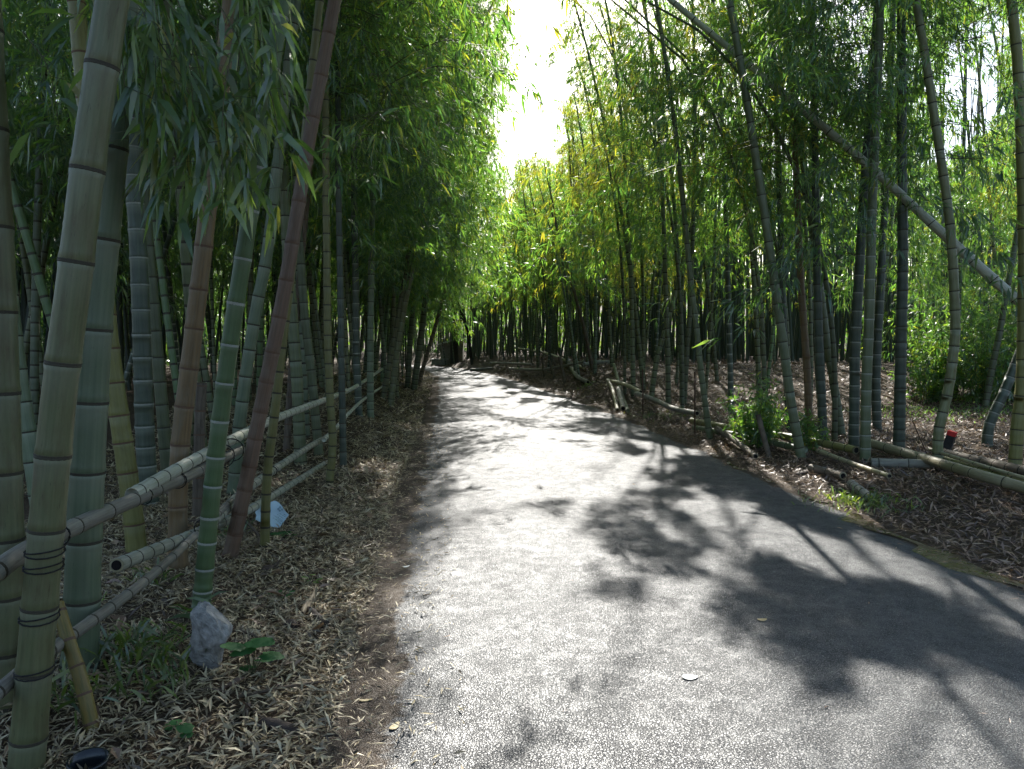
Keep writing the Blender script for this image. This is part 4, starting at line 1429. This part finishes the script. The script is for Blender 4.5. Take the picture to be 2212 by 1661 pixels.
for k in range(14):
    mb.tube([Rt @ np.array([-1.0, -.85 + k * .125, 0]) + np.array([0, 0, 1.62]), Rt @ np.array([1.0, -.85 + k * .125, 0]) + np.array([0, 0, 1.62])], .03, 6)
mb.box((0, -.03, 1.6), (2.0, 1.8, .03), Rt)
mb.build('roof', M['roofing'], shed)
bn = np.array([-4.75, 49.9, float(height(-4.75, 49.9))])
bench = empty('low_table', bn)
tag(bench, 'low dark table of boards beside the road in front of the shed', 'table')
for k in range(4):
    mb = MB()
    mb.box((0, -.27 + k * .18, .42), (1.1, .17, .04))
    mb.build('board', M['roofing'], bench, smooth=False)
for sx in (-.48, .48):
    for sy in (-.26, .26):
        mb = MB()
        mb.box((sx, sy, .2), (.06, .06, .4))
        mb.build('leg', M['planks'], bench, smooth=False)
mb = MB()
mb.box((0, -.3, .22), (1.0, .02, .34))
mb.build('apron', M['planks'], bench, smooth=False)
tb = np.array([-3.85, 50.6, float(height(-3.85, 50.6)) - .1])
tree = empty('tree', tb)
tag(tree, 'thick dark tree trunk standing in front of the shed', 'tree')
mb = MB()
mb.tube(smooth_path([(0, 0, 0), (0, 0, 1.2), (-.05, 0, 3), (.1, 0, 5), (.0, .2, 8), (.3, .3, 11)], 16)[0], np.linspace(.25, .10, 16) * (1 + .2 * np.exp(-np.arange(16) * .9)), 12)
mb.tube(smooth_path([(.02, 0, 2.2), (.5, 0, 3.2), (.75, .1, 4.6), (1.4, .3, 7)], 10)[0], np.linspace(.15, .05, 10), 9)
mb.tube(smooth_path([(0, 0, 4.2), (-.6, .2, 5.2), (-1.2, .4, 7)], 8)[0], np.linspace(.13, .04, 8), 8)
mb.build('trunk', M['bark'], tree)
cq, _ = crown(np.array([[0, 0, 4.6], [.2, .2, 11.5]]) + tb, np.array([0, 7.0]), 0, 26, SPR_FAR, filt=True, sticks=False, size=1.5)
link('crown', quads_mesh('crown', cq - tb, [M['leaf_d']]), tree)
bs = at(985, 775, 44)
stake('slanting_stem', [at(1020, 782, 46) - np.array([0, 0, .2]), at(1010, 715, 46), at(996, 672, 46), at(985, 640, 46)], .09, 'bark', 'dark stem slanting in front of the crowded stand beside the shed', 'stem', 8)

# ------------------------------------------------------------------ hanging leaves over the fence
def big_leaves(bases, dirs, lens, wid=.15, droop=.3):
    """leaves with a curved blade: base, two pairs of edge points, tip"""
    n = len(bases)
    sd = np.cross(dirs, np.array([0, 0, 1.0]) + rng.normal(0, .8, (n, 3)))
    sd /= np.linalg.norm(sd, axis=1)[:, None] + 1e-9
    nn = np.cross(sd, dirs)
    L = lens[:, None]
    w = L * wid * rng.uniform(.75, 1.2, (n, 1))
    g = np.array([0, 0, -1.0])
    c1 = bases + dirs * L * .28 + nn * L * .03
    c2 = bases + dirs * L * .64 + g * L * droop * .25
    tip = bases + dirs * L * .96 + g * L * droop
    V = np.stack([bases, c1 + sd * w * .5, c1 - sd * w * .5, c2 + sd * w * .42, c2 - sd * w * .42, tip], 1)
    k = (np.arange(n) * 6)[:, None]
    f = np.concatenate([k + np.array([[0, 1, 2]]), k + np.array([[1, 3, 4]]), k + np.array([[1, 4, 2]]), k + np.array([[3, 5, 4]])], 1)
    return V.reshape(-1, 3), f.ravel(), np.full(n * 4, 3)


def hanging(parent, base, arcs, lf=(.12, .20), m='leaf_near'):
    B, Dv, Ln, ST = [], [], [], []
    for (u0, v0, u1, v1, D, n) in arcs:
        a, b = at(u0, v0, D + rng.uniform(-.1, .1)), at(u1, v1, D + rng.uniform(-.25, .25))
        mid = (a + b) / 2 + np.array([(b[0] - a[0]) * .25, 0, abs(b[2] - a[2]) * .12])
        path, ss = smooth_path([a, mid, b], 14)
        ST.append((path, .0035))
        for k in range(n):
            q = .15 + .85 * (k + rng.random()) / n
            p = np.array([np.interp(q * ss[-1], ss, path[:, c]) for c in range(3)])
            ya = rng.uniform(0, 6.28)
            tw = np.array([math.cos(ya), math.sin(ya), -.3]) * rng.uniform(.02, .16)
            ST.append((np.array([p, p + tw * .6 + [0, 0, .01], p + tw]), .0016))
            for e in range(rng.integers(2, 5)):
                y2, pit = ya + rng.normal(0, .8), rng.normal(-.95, .35)
                B.append(p + tw * rng.uniform(.6, 1))
                Dv.append([math.cos(y2) * math.cos(pit), math.sin(y2) * math.cos(pit), math.sin(pit)])
                Ln.append(rng.uniform(*lf))
    V, f, sz = big_leaves(np.array(B), np.array(Dv), np.array(Ln))
    link('foliage', new_mesh('foliage', V - base, f, sz, [M[m]], smooth=False), parent)
    tag(link('branch', sticks_mesh('branch', [(a - base, r) for a, r in ST], M['twig']), parent), kind='stuff')


arcs = []
for k in range(30):
    u1 = rng.uniform(330, 610)
    v1 = rng.uniform(120, 470) + (60 if 380 < u1 < 520 else 0)
    arcs.append((u1 - rng.uniform(-20, 170), v1 - rng.uniform(220, 420), u1, v1, rng.uniform(2.9, 3.7), 9))
for k in range(7):
    u1 = rng.uniform(120, 330)
    v1 = rng.uniform(60, 330)
    arcs.append((u1 + rng.uniform(-80, 60), v1 - rng.uniform(180, 330), u1, v1, rng.uniform(2.7, 3.3), 6))
hanging(rootB, np.array(rootB.location), arcs)

# ------------------------------------------------------------------ leaf litter
def litter(n, ys, xf, size, m, lift=.02, tilt=.35, dens=None, wr=(.10, .19)):
    y = rng.uniform(*ys, n)
    lo, hi = xf(y)
    x = lo + (hi - lo) * rng.random(n)
    if dens is not None:
        k = rng.random(n) < dens(x, y)
        x, y = x[k], y[k]
    n = len(x)
    z = height(x, y)
    L, R = edge_l(y), edge_r(y)
    z = np.where((x > L) & (x < R), np.maximum(z, .03), z) + rng.random(n) ** 1.5 * lift + .004
    a = rng.uniform(0, 2 * np.pi, n)
    ti = rng.normal(0, tilt, n)
    d = np.stack([np.cos(a) * np.cos(ti), np.sin(a) * np.cos(ti), np.sin(ti)], 1)
    sd = np.stack([-np.sin(a), np.cos(a), rng.normal(0, .35, n)], 1)
    l = (rng.uniform(.55, 1.25, n) * size)[:, None]
    w = l * rng.uniform(*wr, (n, 1))
    p = np.stack([x, y, z], 1)
    b0 = p - d * l * .5
    mid = b0 + d * l * .42 + np.array([0, 0, 1.0]) * l * rng.normal(.05, .06, (n, 1))
    tip = b0 + d * l
    lowest = np.minimum(b0[:, 2], tip[:, 2])
    sh = np.maximum(0, (z - lowest) - .01)[:, None] * np.array([0, 0, .8])
    return np.stack([b0 + sh, mid + sd * w / 2 + sh, tip + sh, mid - sd * w / 2 + sh], 1), m


near_l = [litter(32000, (2.0, 8.0), lambda y: (np.full_like(y, -4.0), left(y) + .08), .04, 0, .02),
          litter(38000, (2.0, 7.0), lambda y: (np.full_like(y, -4.0), left(y) + .05), .072, 0, .03, dens=lambda x, y: .25 + .75 * (vnoise(x * 1.8, y * 1.8, 61) > .25)),
          litter(9000, (2.0, 14.0), lambda y: (left(y) - .05, left(y) + .6), .055, 0, .006, .15, dens=lambda x, y: np.exp(-(x - left(y)) * 4.5)),
          litter(22000, (7, 16), lambda y: (left(y) - 4.0, left(y) + .05), .10, 0, .04),
          litter(9000, (16, 42), lambda y: (left(y) - 3.5, left(y) + .05), .16, 0, .05)]
twigs = [litter(900, (2.0, 9.0), lambda y: (np.full_like(y, -4.0), left(y) + .02), .22, 1, .03, .10, None, (.018, .035)),
         litter(420, (2.0, 9.0), lambda y: (np.full_like(y, -4.0), left(y) + .02), .13, 1, .03, .25, None, (.28, .5)),
         litter(900, (4, 16), lambda y: (right(y) + .1, right(y) + 6), .25, 1, .03, .10, None, (.018, .035))]
near_r = twigs + [litter(15000, (3.6, 9.5), lambda y: (right(y) + .06, right(y) + 4.2), .105, 1, .035),
          litter(2600, (3.2, 16), lambda y: (right(y) - .3, right(y) + .15), .055, 1, .008, .15, dens=lambda x, y: np.exp((x - right(y)) * 7)),
          litter(260, (2.6, 30), lambda y: (left(y), right(y)), .05, 1, .003, .08),
          litter(19000, (9.5, 17), lambda y: (right(y) + .05, right(y) + 8), .125, 1, .04),
          litter(17000, (17, 40), lambda y: (right(y) + .05, right(y) + 9), .17, 1, .05)]
for nm, parts, mm, lab in (('leaf_litter', near_l, 'litter', 'dry straw-coloured bamboo leaves covering the ground along the fence'),
                           ('damp_leaf_litter', near_r, 'litter_red', 'damp brown bamboo leaves covering the ground across the road')):
    tag(link(nm, quads_mesh(nm, np.concatenate([q for q, _ in parts]), [M[mm]])), lab, 'leaves', kind='stuff')


# ------------------------------------------------------------------ rock, pot, paper, small plants, sheaths
def lumpy(name, c, size, m, seed, label, cat, shape=None):
    n1, n2 = 40, 60
    th = np.linspace(0, np.pi, n1)
    ph = np.arange(n2) / n2 * 2 * np.pi
    T, Ph = np.meshgrid(th, ph, indexing='ij')
    d = np.stack([np.sin(T) * np.cos(Ph), np.sin(T) * np.sin(Ph), np.cos(T)], -1)
    e = .62
    q = np.sign(d) * np.abs(d) ** e
    r = 1 + .22 * (vnoise(d[..., 0] * 2.1 + seed, d[..., 2] * 2.1 + d[..., 1] * 1.7, seed) - .5) + .10 * (vnoise(d[..., 0] * 6 + d[..., 1] * 3, d[..., 2] * 6 - d[..., 1] * 3, seed + 1) - .5) + .05 * (vnoise(d[..., 0] * 15 + d[..., 1] * 9, d[..., 2] * 15 - d[..., 1] * 8, seed + 2) - .5)
    V = q * r[..., None]
    rr_ = np.random.default_rng(seed)
    for _ in range(16):
        nrm = rr_.normal(0, 1, 3)
        nrm /= np.linalg.norm(nrm)
        dd = (V @ nrm) - rr_.uniform(.72, .98)
        V = V - np.maximum(dd, 0)[..., None] * nrm
    fine = (vnoise(d[..., 0] * 16 + d[..., 1] * 11, d[..., 2] * 16 - d[..., 1] * 9, seed + 2) - .5) * .05 + (vnoise(d[..., 0] * 37 + d[..., 1] * 29, d[..., 2] * 37 - d[..., 1] * 23, seed + 5) - .5) * .025
    V = V + d * fine[..., None]
    V = V * np.array(size) / 2
    if shape:
        V = shape(V)
    i, j = np.meshgrid(np.arange(n1 - 1), np.arange(n2), indexing='ij')
    j2 = (j + 1) % n2
    f = np.stack([i * n2 + j, (i + 1) * n2 + j, (i + 1) * n2 + j2, i * n2 + j2], -1).reshape(-1, 4)
    o = link(name, new_mesh(name, V, f, np.full(len(f), 4), [m], smooth=False))
    o.location = tuple(float(x) for x in c)
    return tag(o, label, cat)


g = G(452, 1452)


def rock_shape(V):
    V = V.copy()
    h = V[..., 2] / .3
    V[..., 0] += -.045 * (h + .5) + .02 * np.sin(h * 7)
    V[..., 0] *= 1 - .22 * (h + .5)
    V[..., 2] += -.10 * V[..., 0] * (h > 0)
    return V


M['rock'] = simple('pale_rock', (.15, .145, .13), (.36, .355, .33), 24, .9, .6, .2, .02)
lumpy('rock', g + np.array([.0, .06, .12]), (.21, .18, .33), M['rock'], 5, 'pale grey rock standing at the foot of the green bamboo', 'rock', rock_shape)

# small black pot
M['pot'] = simple('black_plastic', (.008, .011, .013), (.018, .022, .025), 12, .25, .05, .5)
g = G(192, 1690)
mb = MB()
prof = [(.048, 0), (.056, .05), (.060, .092), (.066, .094), (.066, .104), (.058, .104), (.054, .06), (.045, .012), (.0, .010)]
n = 24
a = np.arange(n) / n * 2 * np.pi
V = np.concatenate([np.stack([r * np.cos(a), r * np.sin(a), np.full(n, z)], 1) for r, z in prof])
mb.add(V, [(k * n + q_, k * n + (q_ + 1) % n, (k + 1) * n + (q_ + 1) % n, (k + 1) * n + q_) for k in range(len(prof) - 1) for q_ in range(n)])
pot = mb.build('flower_pot', M['pot'])
pot.location = tuple(g - np.array([0, 0, .015]))
pot.rotation_euler = (.08, .05, 0)
tag(pot, 'small open black plastic pot sunk in the dry leaves', 'pot')

# torn scrap of printed paper propped on the low rail
M['paper'] = simple('pale_blue_paper', (.42, .56, .60), (.52, .66, .70), 8, .55, .15, .3)
M['print'] = simple('green_ink', (.02, .10, .09), (.03, .14, .12), 20, .6, 0)
M['stain'] = simple('grey_spot', (.25, .36, .39), (.30, .42, .45), 20, .6, 0)


PD = float(G(590, 1146)[1])


def paper_pt(u, v, off=0.0):
    D = PD + (1142 - v) * .0035 - off
    p = at(u, v, D)
    p[1] += .012 * math.sin(u * .16) + .008 * math.sin(v * .21)
    return p


root = empty('paper_scrap', paper_pt(590, 1140))
PB = np.array(root.location)
poly = [(593, 1082), (601, 1087), (609.5, 1093.6), (613, 1098), (618, 1104), (624, 1112), (617, 1122), (608, 1134), (602, 1142), (592, 1141), (586, 1143), (581, 1134), (578, 1132), (564, 1128), (551, 1122), (553, 1114), (551, 1108), (553, 1098), (570, 1090), (582, 1085)]
cen = (587, 1112)
V = [paper_pt(*cen)] + [paper_pt((u + cen[0]) / 2, (v + cen[1]) / 2) for u, v in poly] + [paper_pt(u, v) for u, v in poly]
n = len(poly)
fs = [(0, 1 + k, 1 + (k + 1) % n) for k in range(n)] + [(1 + k, 1 + n + k, 1 + n + (k + 1) % n, 1 + (k + 1) % n) for k in range(n)]
mb = MB()
V = np.array(V) - PB
mb.add(V, fs)
mb.add(V + np.array([0, .004, 0]), [tuple(reversed(f)) for f in fs])
mb.build('sheet', M['paper'], root)


def pq(u, v, du, dv, ang=0.0):
    c_, s_ = math.cos(ang), math.sin(ang)
    return [paper_pt(u + c_ * x - s_ * y, v + s_ * x + c_ * y, .008) - PB for x, y in ((-du, -dv), (du, -dv), (du, dv), (-du, dv))]


mb = MB()
for row, (u0, v0, cnt) in enumerate(((598, 1112.5, 9), (594.5, 1114.5, 12), (596.5, 1119.5, 10))):
    for k in range(cnt):
        w = 1.5
        u, v = u0 + k * 1.62, v0 + k * .86 + row * 1.2
        mb.add(pq(u, v, .55, .22, .5), [(0, 1, 2, 3)])
        mb.add(pq(u + rng.uniform(-.3, .3), v + .75, .2 if k % 3 else .5, .5 if k % 2 else .22, .5), [(0, 1, 2, 3)])
for (ua, va, ub, vb) in ((590, 1113, 612, 1128), (612, 1128, 608, 1133), (602, 1110, 619, 1117), (589, 1118, 607, 1131)):
    mb.add(pq((ua + ub) / 2, (va + vb) / 2, math.hypot(ub - ua, vb - va) / 2, .22, math.atan2(vb - va, ub - ua)), [(0, 1, 2, 3)])
for k in range(3):
    mb.add(pq(613.5 + k * 1.8, 1110.5 + k * .8, .35, 1.2, -.6), [(0, 1, 2, 3)])
mb.build('printed_text', M['print'], root, smooth=False)
mb = MB()
for (u, v) in ((605, 1096), (610, 1100), (604, 1103), (601, 1099.5)):
    ring_ = [paper_pt(u + 2.6 * math.cos(q_), v + 2.6 * math.sin(q_), .007) - PB for q_ in np.arange(12) / 12 * 6.283]
    mb.add(ring_, [tuple(range(12))])
mb.build('printed_spot', M['stain'], root, smooth=False)
tag(root, 'torn pale blue printed paper scrap caught under the lowest fence rail', 'paper')


# broad-leaved plants
def broad_plant(u, v, leaves, label, size=.05, m='broad', hgt=.1):
    g = G(u, v)
    root = empty('broadleaf_plant', g)
    ST = []
    for (lu, lv, sc_) in leaves:
        tip = at(lu, lv, g[1] + rng.uniform(-.05, .05))
        tip[2] = max(tip[2], g[2] + .02)
        c = tip - g
        a0 = math.atan2(c[1] + .001, c[0]) + rng.normal(0, .4)
        r0 = size * sc_
        n = 18
        mb = MB()
        pts = [c]
        ti = rng.uniform(-.3, .3)
        for k in range(n):
            q_ = k / n * 2 * np.pi
            r = r0 * (1 - .35 * math.cos(q_ + math.pi) * .4) * (.86 + .14 * (k % 2)) * (.55 if k == n // 2 else 1)
            if k == 0:
                r *= 1.25
            x, y = r * math.cos(q_), r * math.sin(q_) * .95
            pts.append(c + np.array([math.cos(a0) * x - math.sin(a0) * y, math.sin(a0) * x + math.cos(a0) * y, ti * x - .12 * abs(y) - .15 * max(0, x) ** 2 / r0 - .05 * r0]))
        mb.add(pts, [(0, 1 + k, 1 + (k + 1) % n) for k in range(n)])
        mb.build('leaf', M[m], root)
        ST.append((np.array([np.array([0, 0, 0]), c * .5 + np.array([0, 0, .03]), c]), .003))
    tag(link('stem', sticks_mesh('stem', ST, M['twig']), root), kind='stuff')
    tag(root, label, 'plant')


broad_plant(545, 1462, [(512, 1392, 1.25), (556, 1382, 1.45), (531, 1400, 1.2), (582, 1412, 1.15), (566, 1424, .9), (536, 1440, .9)], 'broad-leaved green seedling beside the pale rock', .048)
broad_plant(640, 1160, [(600, 1150, 1.2), (618, 1148, 1.3), (632, 1156, 1.1), (606, 1160, 1.0)], 'dark-leaved seedling under the paper scrap', .05)
broad_plant(385, 1590, [(372, 1574, 1.1), (398, 1568, 1.2), (380, 1558, .9), (402, 1584, .9)], 'flat little dark-green seedling in the near dry leaves', .03)
broad_plant(610, 1290, [(590, 1282, .9), (604, 1276, .8), (622, 1284, .9), (596, 1292, .8), (630, 1276, .7), (612, 1296, .9)], 'creeping small-leaved herb in the dry leaves', .028)
broad_plant(672, 1260, [(660, 1246, .9), (674, 1240, 1.0), (688, 1250, .9), (668, 1256, .8), (682, 1262, .8)], 'sunlit light-green herb in the dry leaves near the road', .026, 'moss')


def blades(name, u, v, n, spread, L, m, label, cat='plant', pitch=(.5, 1.3), wid=.09, group=None):
    g = G(u, v)
    B, Dv, Ln = [], [], []
    for k in range(n):
        x, y = g[0] + rng.normal(0, spread), g[1] + rng.normal(0, spread)
        ya, pt = rng.uniform(0, 6.28), rng.uniform(*pitch)
        B.append([x, y, float(height(x, y)) + rng.random() * L * .5])
        Dv.append([math.cos(ya) * math.cos(pt), math.sin(ya) * math.cos(pt), math.sin(pt)])
        Ln.append(L * rng.uniform(.5, 1.2))
    V, f, sz = big_leaves(np.array(B), np.array(Dv), np.array(Ln), wid, .25)
    o = link(name, new_mesh(name, V - g, f, sz, [M[m]], smooth=False))
    o.location = tuple(g)
    return tag(o, label, cat, group, 'stuff')


blades('grass_tuft', 290, 1430, 150, .11, .16, 'grass', 'dark tuft of dwarf bamboo grass between the low rail and the rock')
blades('grass_tuft', 330, 1490, 90, .10, .14, 'grass', 'second loose grass tuft in the dry leaves left of the rock base'.replace('left of', 'beside'))
blades('grass_tuft', 150, 1530, 70, .07, .16, 'grass', 'leafy grass tuft hugging the nearest culm')
blades('bamboo_seedling', 190, 1330, 22, .03, .14, 'moss', 'bright green bamboo seedling behind the nearest culm')
blades('bamboo_seedling', 330, 1262, 40, .06, .14, 'grass', 'bamboo seedling under the open end of the low rail')
blades('bamboo_seedling', 440, 1345, 14, .03, .20, 'grass', 'long-bladed seedling leaning over the top of the rock', pitch=(.2, .8))
blades('grass_tuft', 505, 1155, 60, .07, .12, 'grass', 'small grass tuft at the foot of the reddish-brown culm')
blades('grass_patch', 1860, 1095, 420, .20, .13, 'grass', 'flattened green grass patch by the wet road edge')
blades('grass_patch', 1640, 925, 260, .35, .10, 'grass', 'thin mossy grass on the verge behind the leafy shrub')
blades('grass_patch', 1430, 900, 260, .35, .10, 'grass', 'thin mossy grass below the bent rail')
blades('herb_patch', 2130, 892, 700, .9, .14, 'moss', 'bright green herbs along the far edge of the clearing')
blades('herb_patch', 1960, 892, 420, .7, .12, 'moss', 'green herbs across the clearing behind the black bamboo')
blades('herb_patch', 1270, 836, 60, .12, .14, 'moss', 'small green herb by the end of the sliding pale log')


# leafy shrub on the verge
def shrub(u, v, h, w, nst, leaf, m, label, seed=0):
    g = G(u, v)
    root = empty('shrub', g)
    B, Dv, Ln, ST = [], [], [], []
    for k in range(nst):
        a, o_ = rng.uniform(0, 6.28), rng.uniform(.1, 1) * w
        top = np.array([math.cos(a) * o_, math.sin(a) * o_, h * rng.uniform(.45, 1.05) * (1 - .35 * o_ / w)])
        b0 = np.array([math.cos(a) * o_ * .25, math.sin(a) * o_ * .25, -.03])
        path, ss = smooth_path([b0, (b0 + top) / 2 + np.array([0, 0, .08 * h]), top], 10)
        ST.append((path, .006))
        for q in range(26):
            f = rng.uniform(.15, 1)
            p = path[int(f * 9)]
            ya, pt = rng.uniform(0, 6.28), rng.normal(.1, .5)
            d = np.array([math.cos(ya) * math.cos(pt), math.sin(ya) * math.cos(pt), math.sin(pt)])
            tw = d * rng.uniform(.02, .14)
            for e in range(3):
                y2, p2 = ya + rng.normal(0, .7), pt + rng.normal(-.1, .45)
                B.append(p + tw * rng.uniform(.5, 1))
                Dv.append([math.cos(y2) * math.cos(p2), math.sin(y2) * math.cos(p2), math.sin(p2)])
                Ln.append(leaf * rng.uniform(.6, 1.2))
    V, f, sz = big_leaves(np.array(B), np.array(Dv), np.array(Ln), .17, .2)
    link('foliage', new_mesh('foliage', V, f, sz, [M[m]], smooth=False), root)
    tag(link('stem', sticks_mesh('stem', ST, M['twig']), root), kind='stuff')
    return tag(root, label, 'shrub')


shrub(1630, 965, 1.2, .52, 38, .11, 'leaf', 'bright leafy bamboo shrub growing over the stacked poles')
shrub(1742, 975, .7, .3, 9, .12, 'leaf', 'small sparse bamboo shrub beside the tall leaning culm')
for k, (u, v, h, w, lab) in enumerate(((2120, 872, 2.6, 1.3, 'glossy round shrub at the back of the clearing'), (2200, 868, 3.2, 1.5, 'tall leafy shrub at the picture edge behind the clearing'),
                                       (2010, 868, 2.2, 1.2, 'dense dark-green shrub behind the bowed bamboo'), (2170, 852, 4.0, 1.6, 'tall sunlit shrub towering behind the glossy round one'),
                                       (2060, 850, 4.2, 1.6, 'tall light-green shrub between the bowed bamboo and the clearing edge'))):
    shrub(u, v, h, w, 46, .17, 'leaf_d' if k % 2 else 'leaf', lab)

# sheaths, sticks and single leaves
def stick(u0, v0, u1, v1, r, m, label, name='stick', cat='stick', lift=.012):
    a, b = G(u0, v0), G(u1, v1)
    a[2] += lift
    b[2] += lift * 1.4
    mid = (a + b) / 2 + np.array([rng.normal(0, .012), rng.normal(0, .012), .014])
    path, _ = smooth_path([a, mid, b], 9)
    mb = MB()
    mb.tube(path - a, np.linspace(r, r * .6, 9) * rng.uniform(.85, 1.15, 9), 7)
    o = mb.build(name, M[m])
    o.location = tuple(a)
    return tag(o, label, cat)


def sheath(u0, v0, u1, v1, w, m, label):
    a, b = G(u0, v0), G(u1, v1)
    a[2] += .012
    b[2] += .02
    d = b - a
    L = np.linalg.norm(d)
    d /= L
    sd = np.cross(d, [0, 0, 1.0])
    sd /= np.linalg.norm(sd)
    V, n, m_ = [], 10, 7
    for i_ in range(n):
        f = i_ / (n - 1)
        ww = w * (math.sin(math.pi * min(1, f * .9 + .12)) ** .6 + .02 * math.sin(f * 31))
        for k in range(m_):
            q = -1 + 2 * k / (m_ - 1)
            V.append(a * 0 + d * L * f + sd * q * ww * .5 + np.array([0, 0, .018 * (1 - q * q) + .01 * math.sin(f * 7) + .004 * (k % 2)]))
    fs = [(i_ * m_ + k, i_ * m_ + k + 1, (i_ + 1) * m_ + k + 1, (i_ + 1) * m_ + k) for i_ in range(n - 1) for k in range(m_ - 1)]
    V = np.array(V)
    mb = MB()
    mb.add(V, fs)
    mb.add(V - np.array([0, 0, .004]), [tuple(reversed(f)) for f in fs])
    o = mb.build('culm_sheath', M[m])
    o.location = tuple(a)
    return tag(o, label, 'sheath')


M['sheath_d'] = simple('dark_sheath', (.025, .018, .013), (.08, .055, .04), 24, .75, .5)
M['sheath_p'] = simple('pale_sheath', (.16, .12, .075), (.32, .26, .17), 24, .75, .5)
stick(506, 1370, 572, 1394, .012, 'brown_twig', 'brown stick poking out behind the pale rock')
stick(515, 1511, 745, 1477, .008, 'brown_twig', 'long thin dark twig lying across the dry leaves')
stick(384, 1400, 425, 1480, .008, 'brown_twig', 'thin cane leaning beside the base of the rock')
stick(330, 1470, 352, 1520, .010, 'brown_twig', 'short brown cane near the second grass tuft')
stick(640, 1100, 735, 1080, .006, 'brown_twig', 'thin twig in the litter past the paper scrap')
stick(520, 1120, 575, 1180, .014, 'brown_twig', 'brown cane lying at the foot of the thin olive bamboo')
stick(505, 1180, 560, 1215, .012, 'brown_twig', 'second brown cane below the reddish-brown culm')
stick(700, 1180, 830, 1165, .008, 'brown_twig', 'dark twig near the road edge past the paper scrap')
stick(640, 1205, 800, 1180, .006, 'brown_twig', 'long fine twig pointing to the road')
sheath(553, 1566, 733, 1611, .06, 'sheath_d', 'large dark culm sheath near the road edge, closest to the camera')
sheath(653, 1332, 684, 1278, .04, 'sheath_p', 'pale curled culm sheath on end in the dry leaves')
sheath(566, 1240, 606, 1222, .06, 'sheath_d', 'brown split culm sheath below the paper scrap')
sheath(665, 1322, 712, 1360, .05, 'sheath_d', 'dark ribbed culm sheath beside the pale curled one')
sheath(620, 1352, 648, 1362, .07, 'sheath_d', 'small rounded brown sheath in the middle of the dry leaves')
sheath(1720, 1028, 1790, 1012, .10, 'sheath_d', 'dark rotten sheath on the wet verge across the road')
sheath(1262, 852, 1292, 846, .16, 'sheath_d', 'dark block of bark at the far road edge')


def road_leaf(u, v, L, w, m, label):
    g = G(u, v)
    x, y = g[0], g[1]
    mb = MB()
    a = rng.uniform(0, 3.1)
    pts, n = [], 12
    for k in range(n):
        q = k / n * 6.283
        X_, Y_ = L / 2 * math.cos(q), w / 2 * math.sin(q) * (1 - .25 * math.cos(q))
        pts.append((X_ * math.cos(a) - Y_ * math.sin(a), X_ * math.sin(a) + Y_ * math.cos(a), .005 + .002 * math.cos(2 * q)))
    pts.append((0, 0, .004))
    mb.add(pts, [(12, k, (k + 1) % n) for k in range(n)])
    mb.add(np.array(pts) - [0, 0, .0015], [((k + 1) % n, k, 12) for k in range(n)])
    o = mb.build('fallen_leaf', M[m])
    tq = float((x - edge_l(y) + .12) / (edge_r(y) - edge_l(y) + .24))
    o.location = (x, y, .001 + .035 * (1 - (2 * tq - 1) ** 4) + (float(vnoise(x * .8, y * .5, 12)) - .5) * .008)
    return tag(o, label, 'leaf')


M['tan'] = simple('tan_leaf', (.32, .24, .10), (.45, .36, .18), 30, .6, .2)
M['white_leaf'] = simple('bleached_leaf', (.60, .60, .56), (.75, .75, .70), 30, .6, .2)
road_leaf(853, 1601, .065, .032, 'tan', 'tan leaf lying on the dark asphalt margin')
road_leaf(1646, 1367, .055, .035, 'tan', 'small orange-tan leaf out on the asphalt')
road_leaf(1490, 1497, .075, .05, 'white_leaf', 'bleached white oval leaf on the sunlit asphalt')
road_leaf(877, 1243, .06, .025, 'white_leaf', 'pale leaf on the asphalt beside the dry leaves')
road_leaf(790, 1540, .06, .02, 'tan', 'narrow brown leaf at the near asphalt margin')
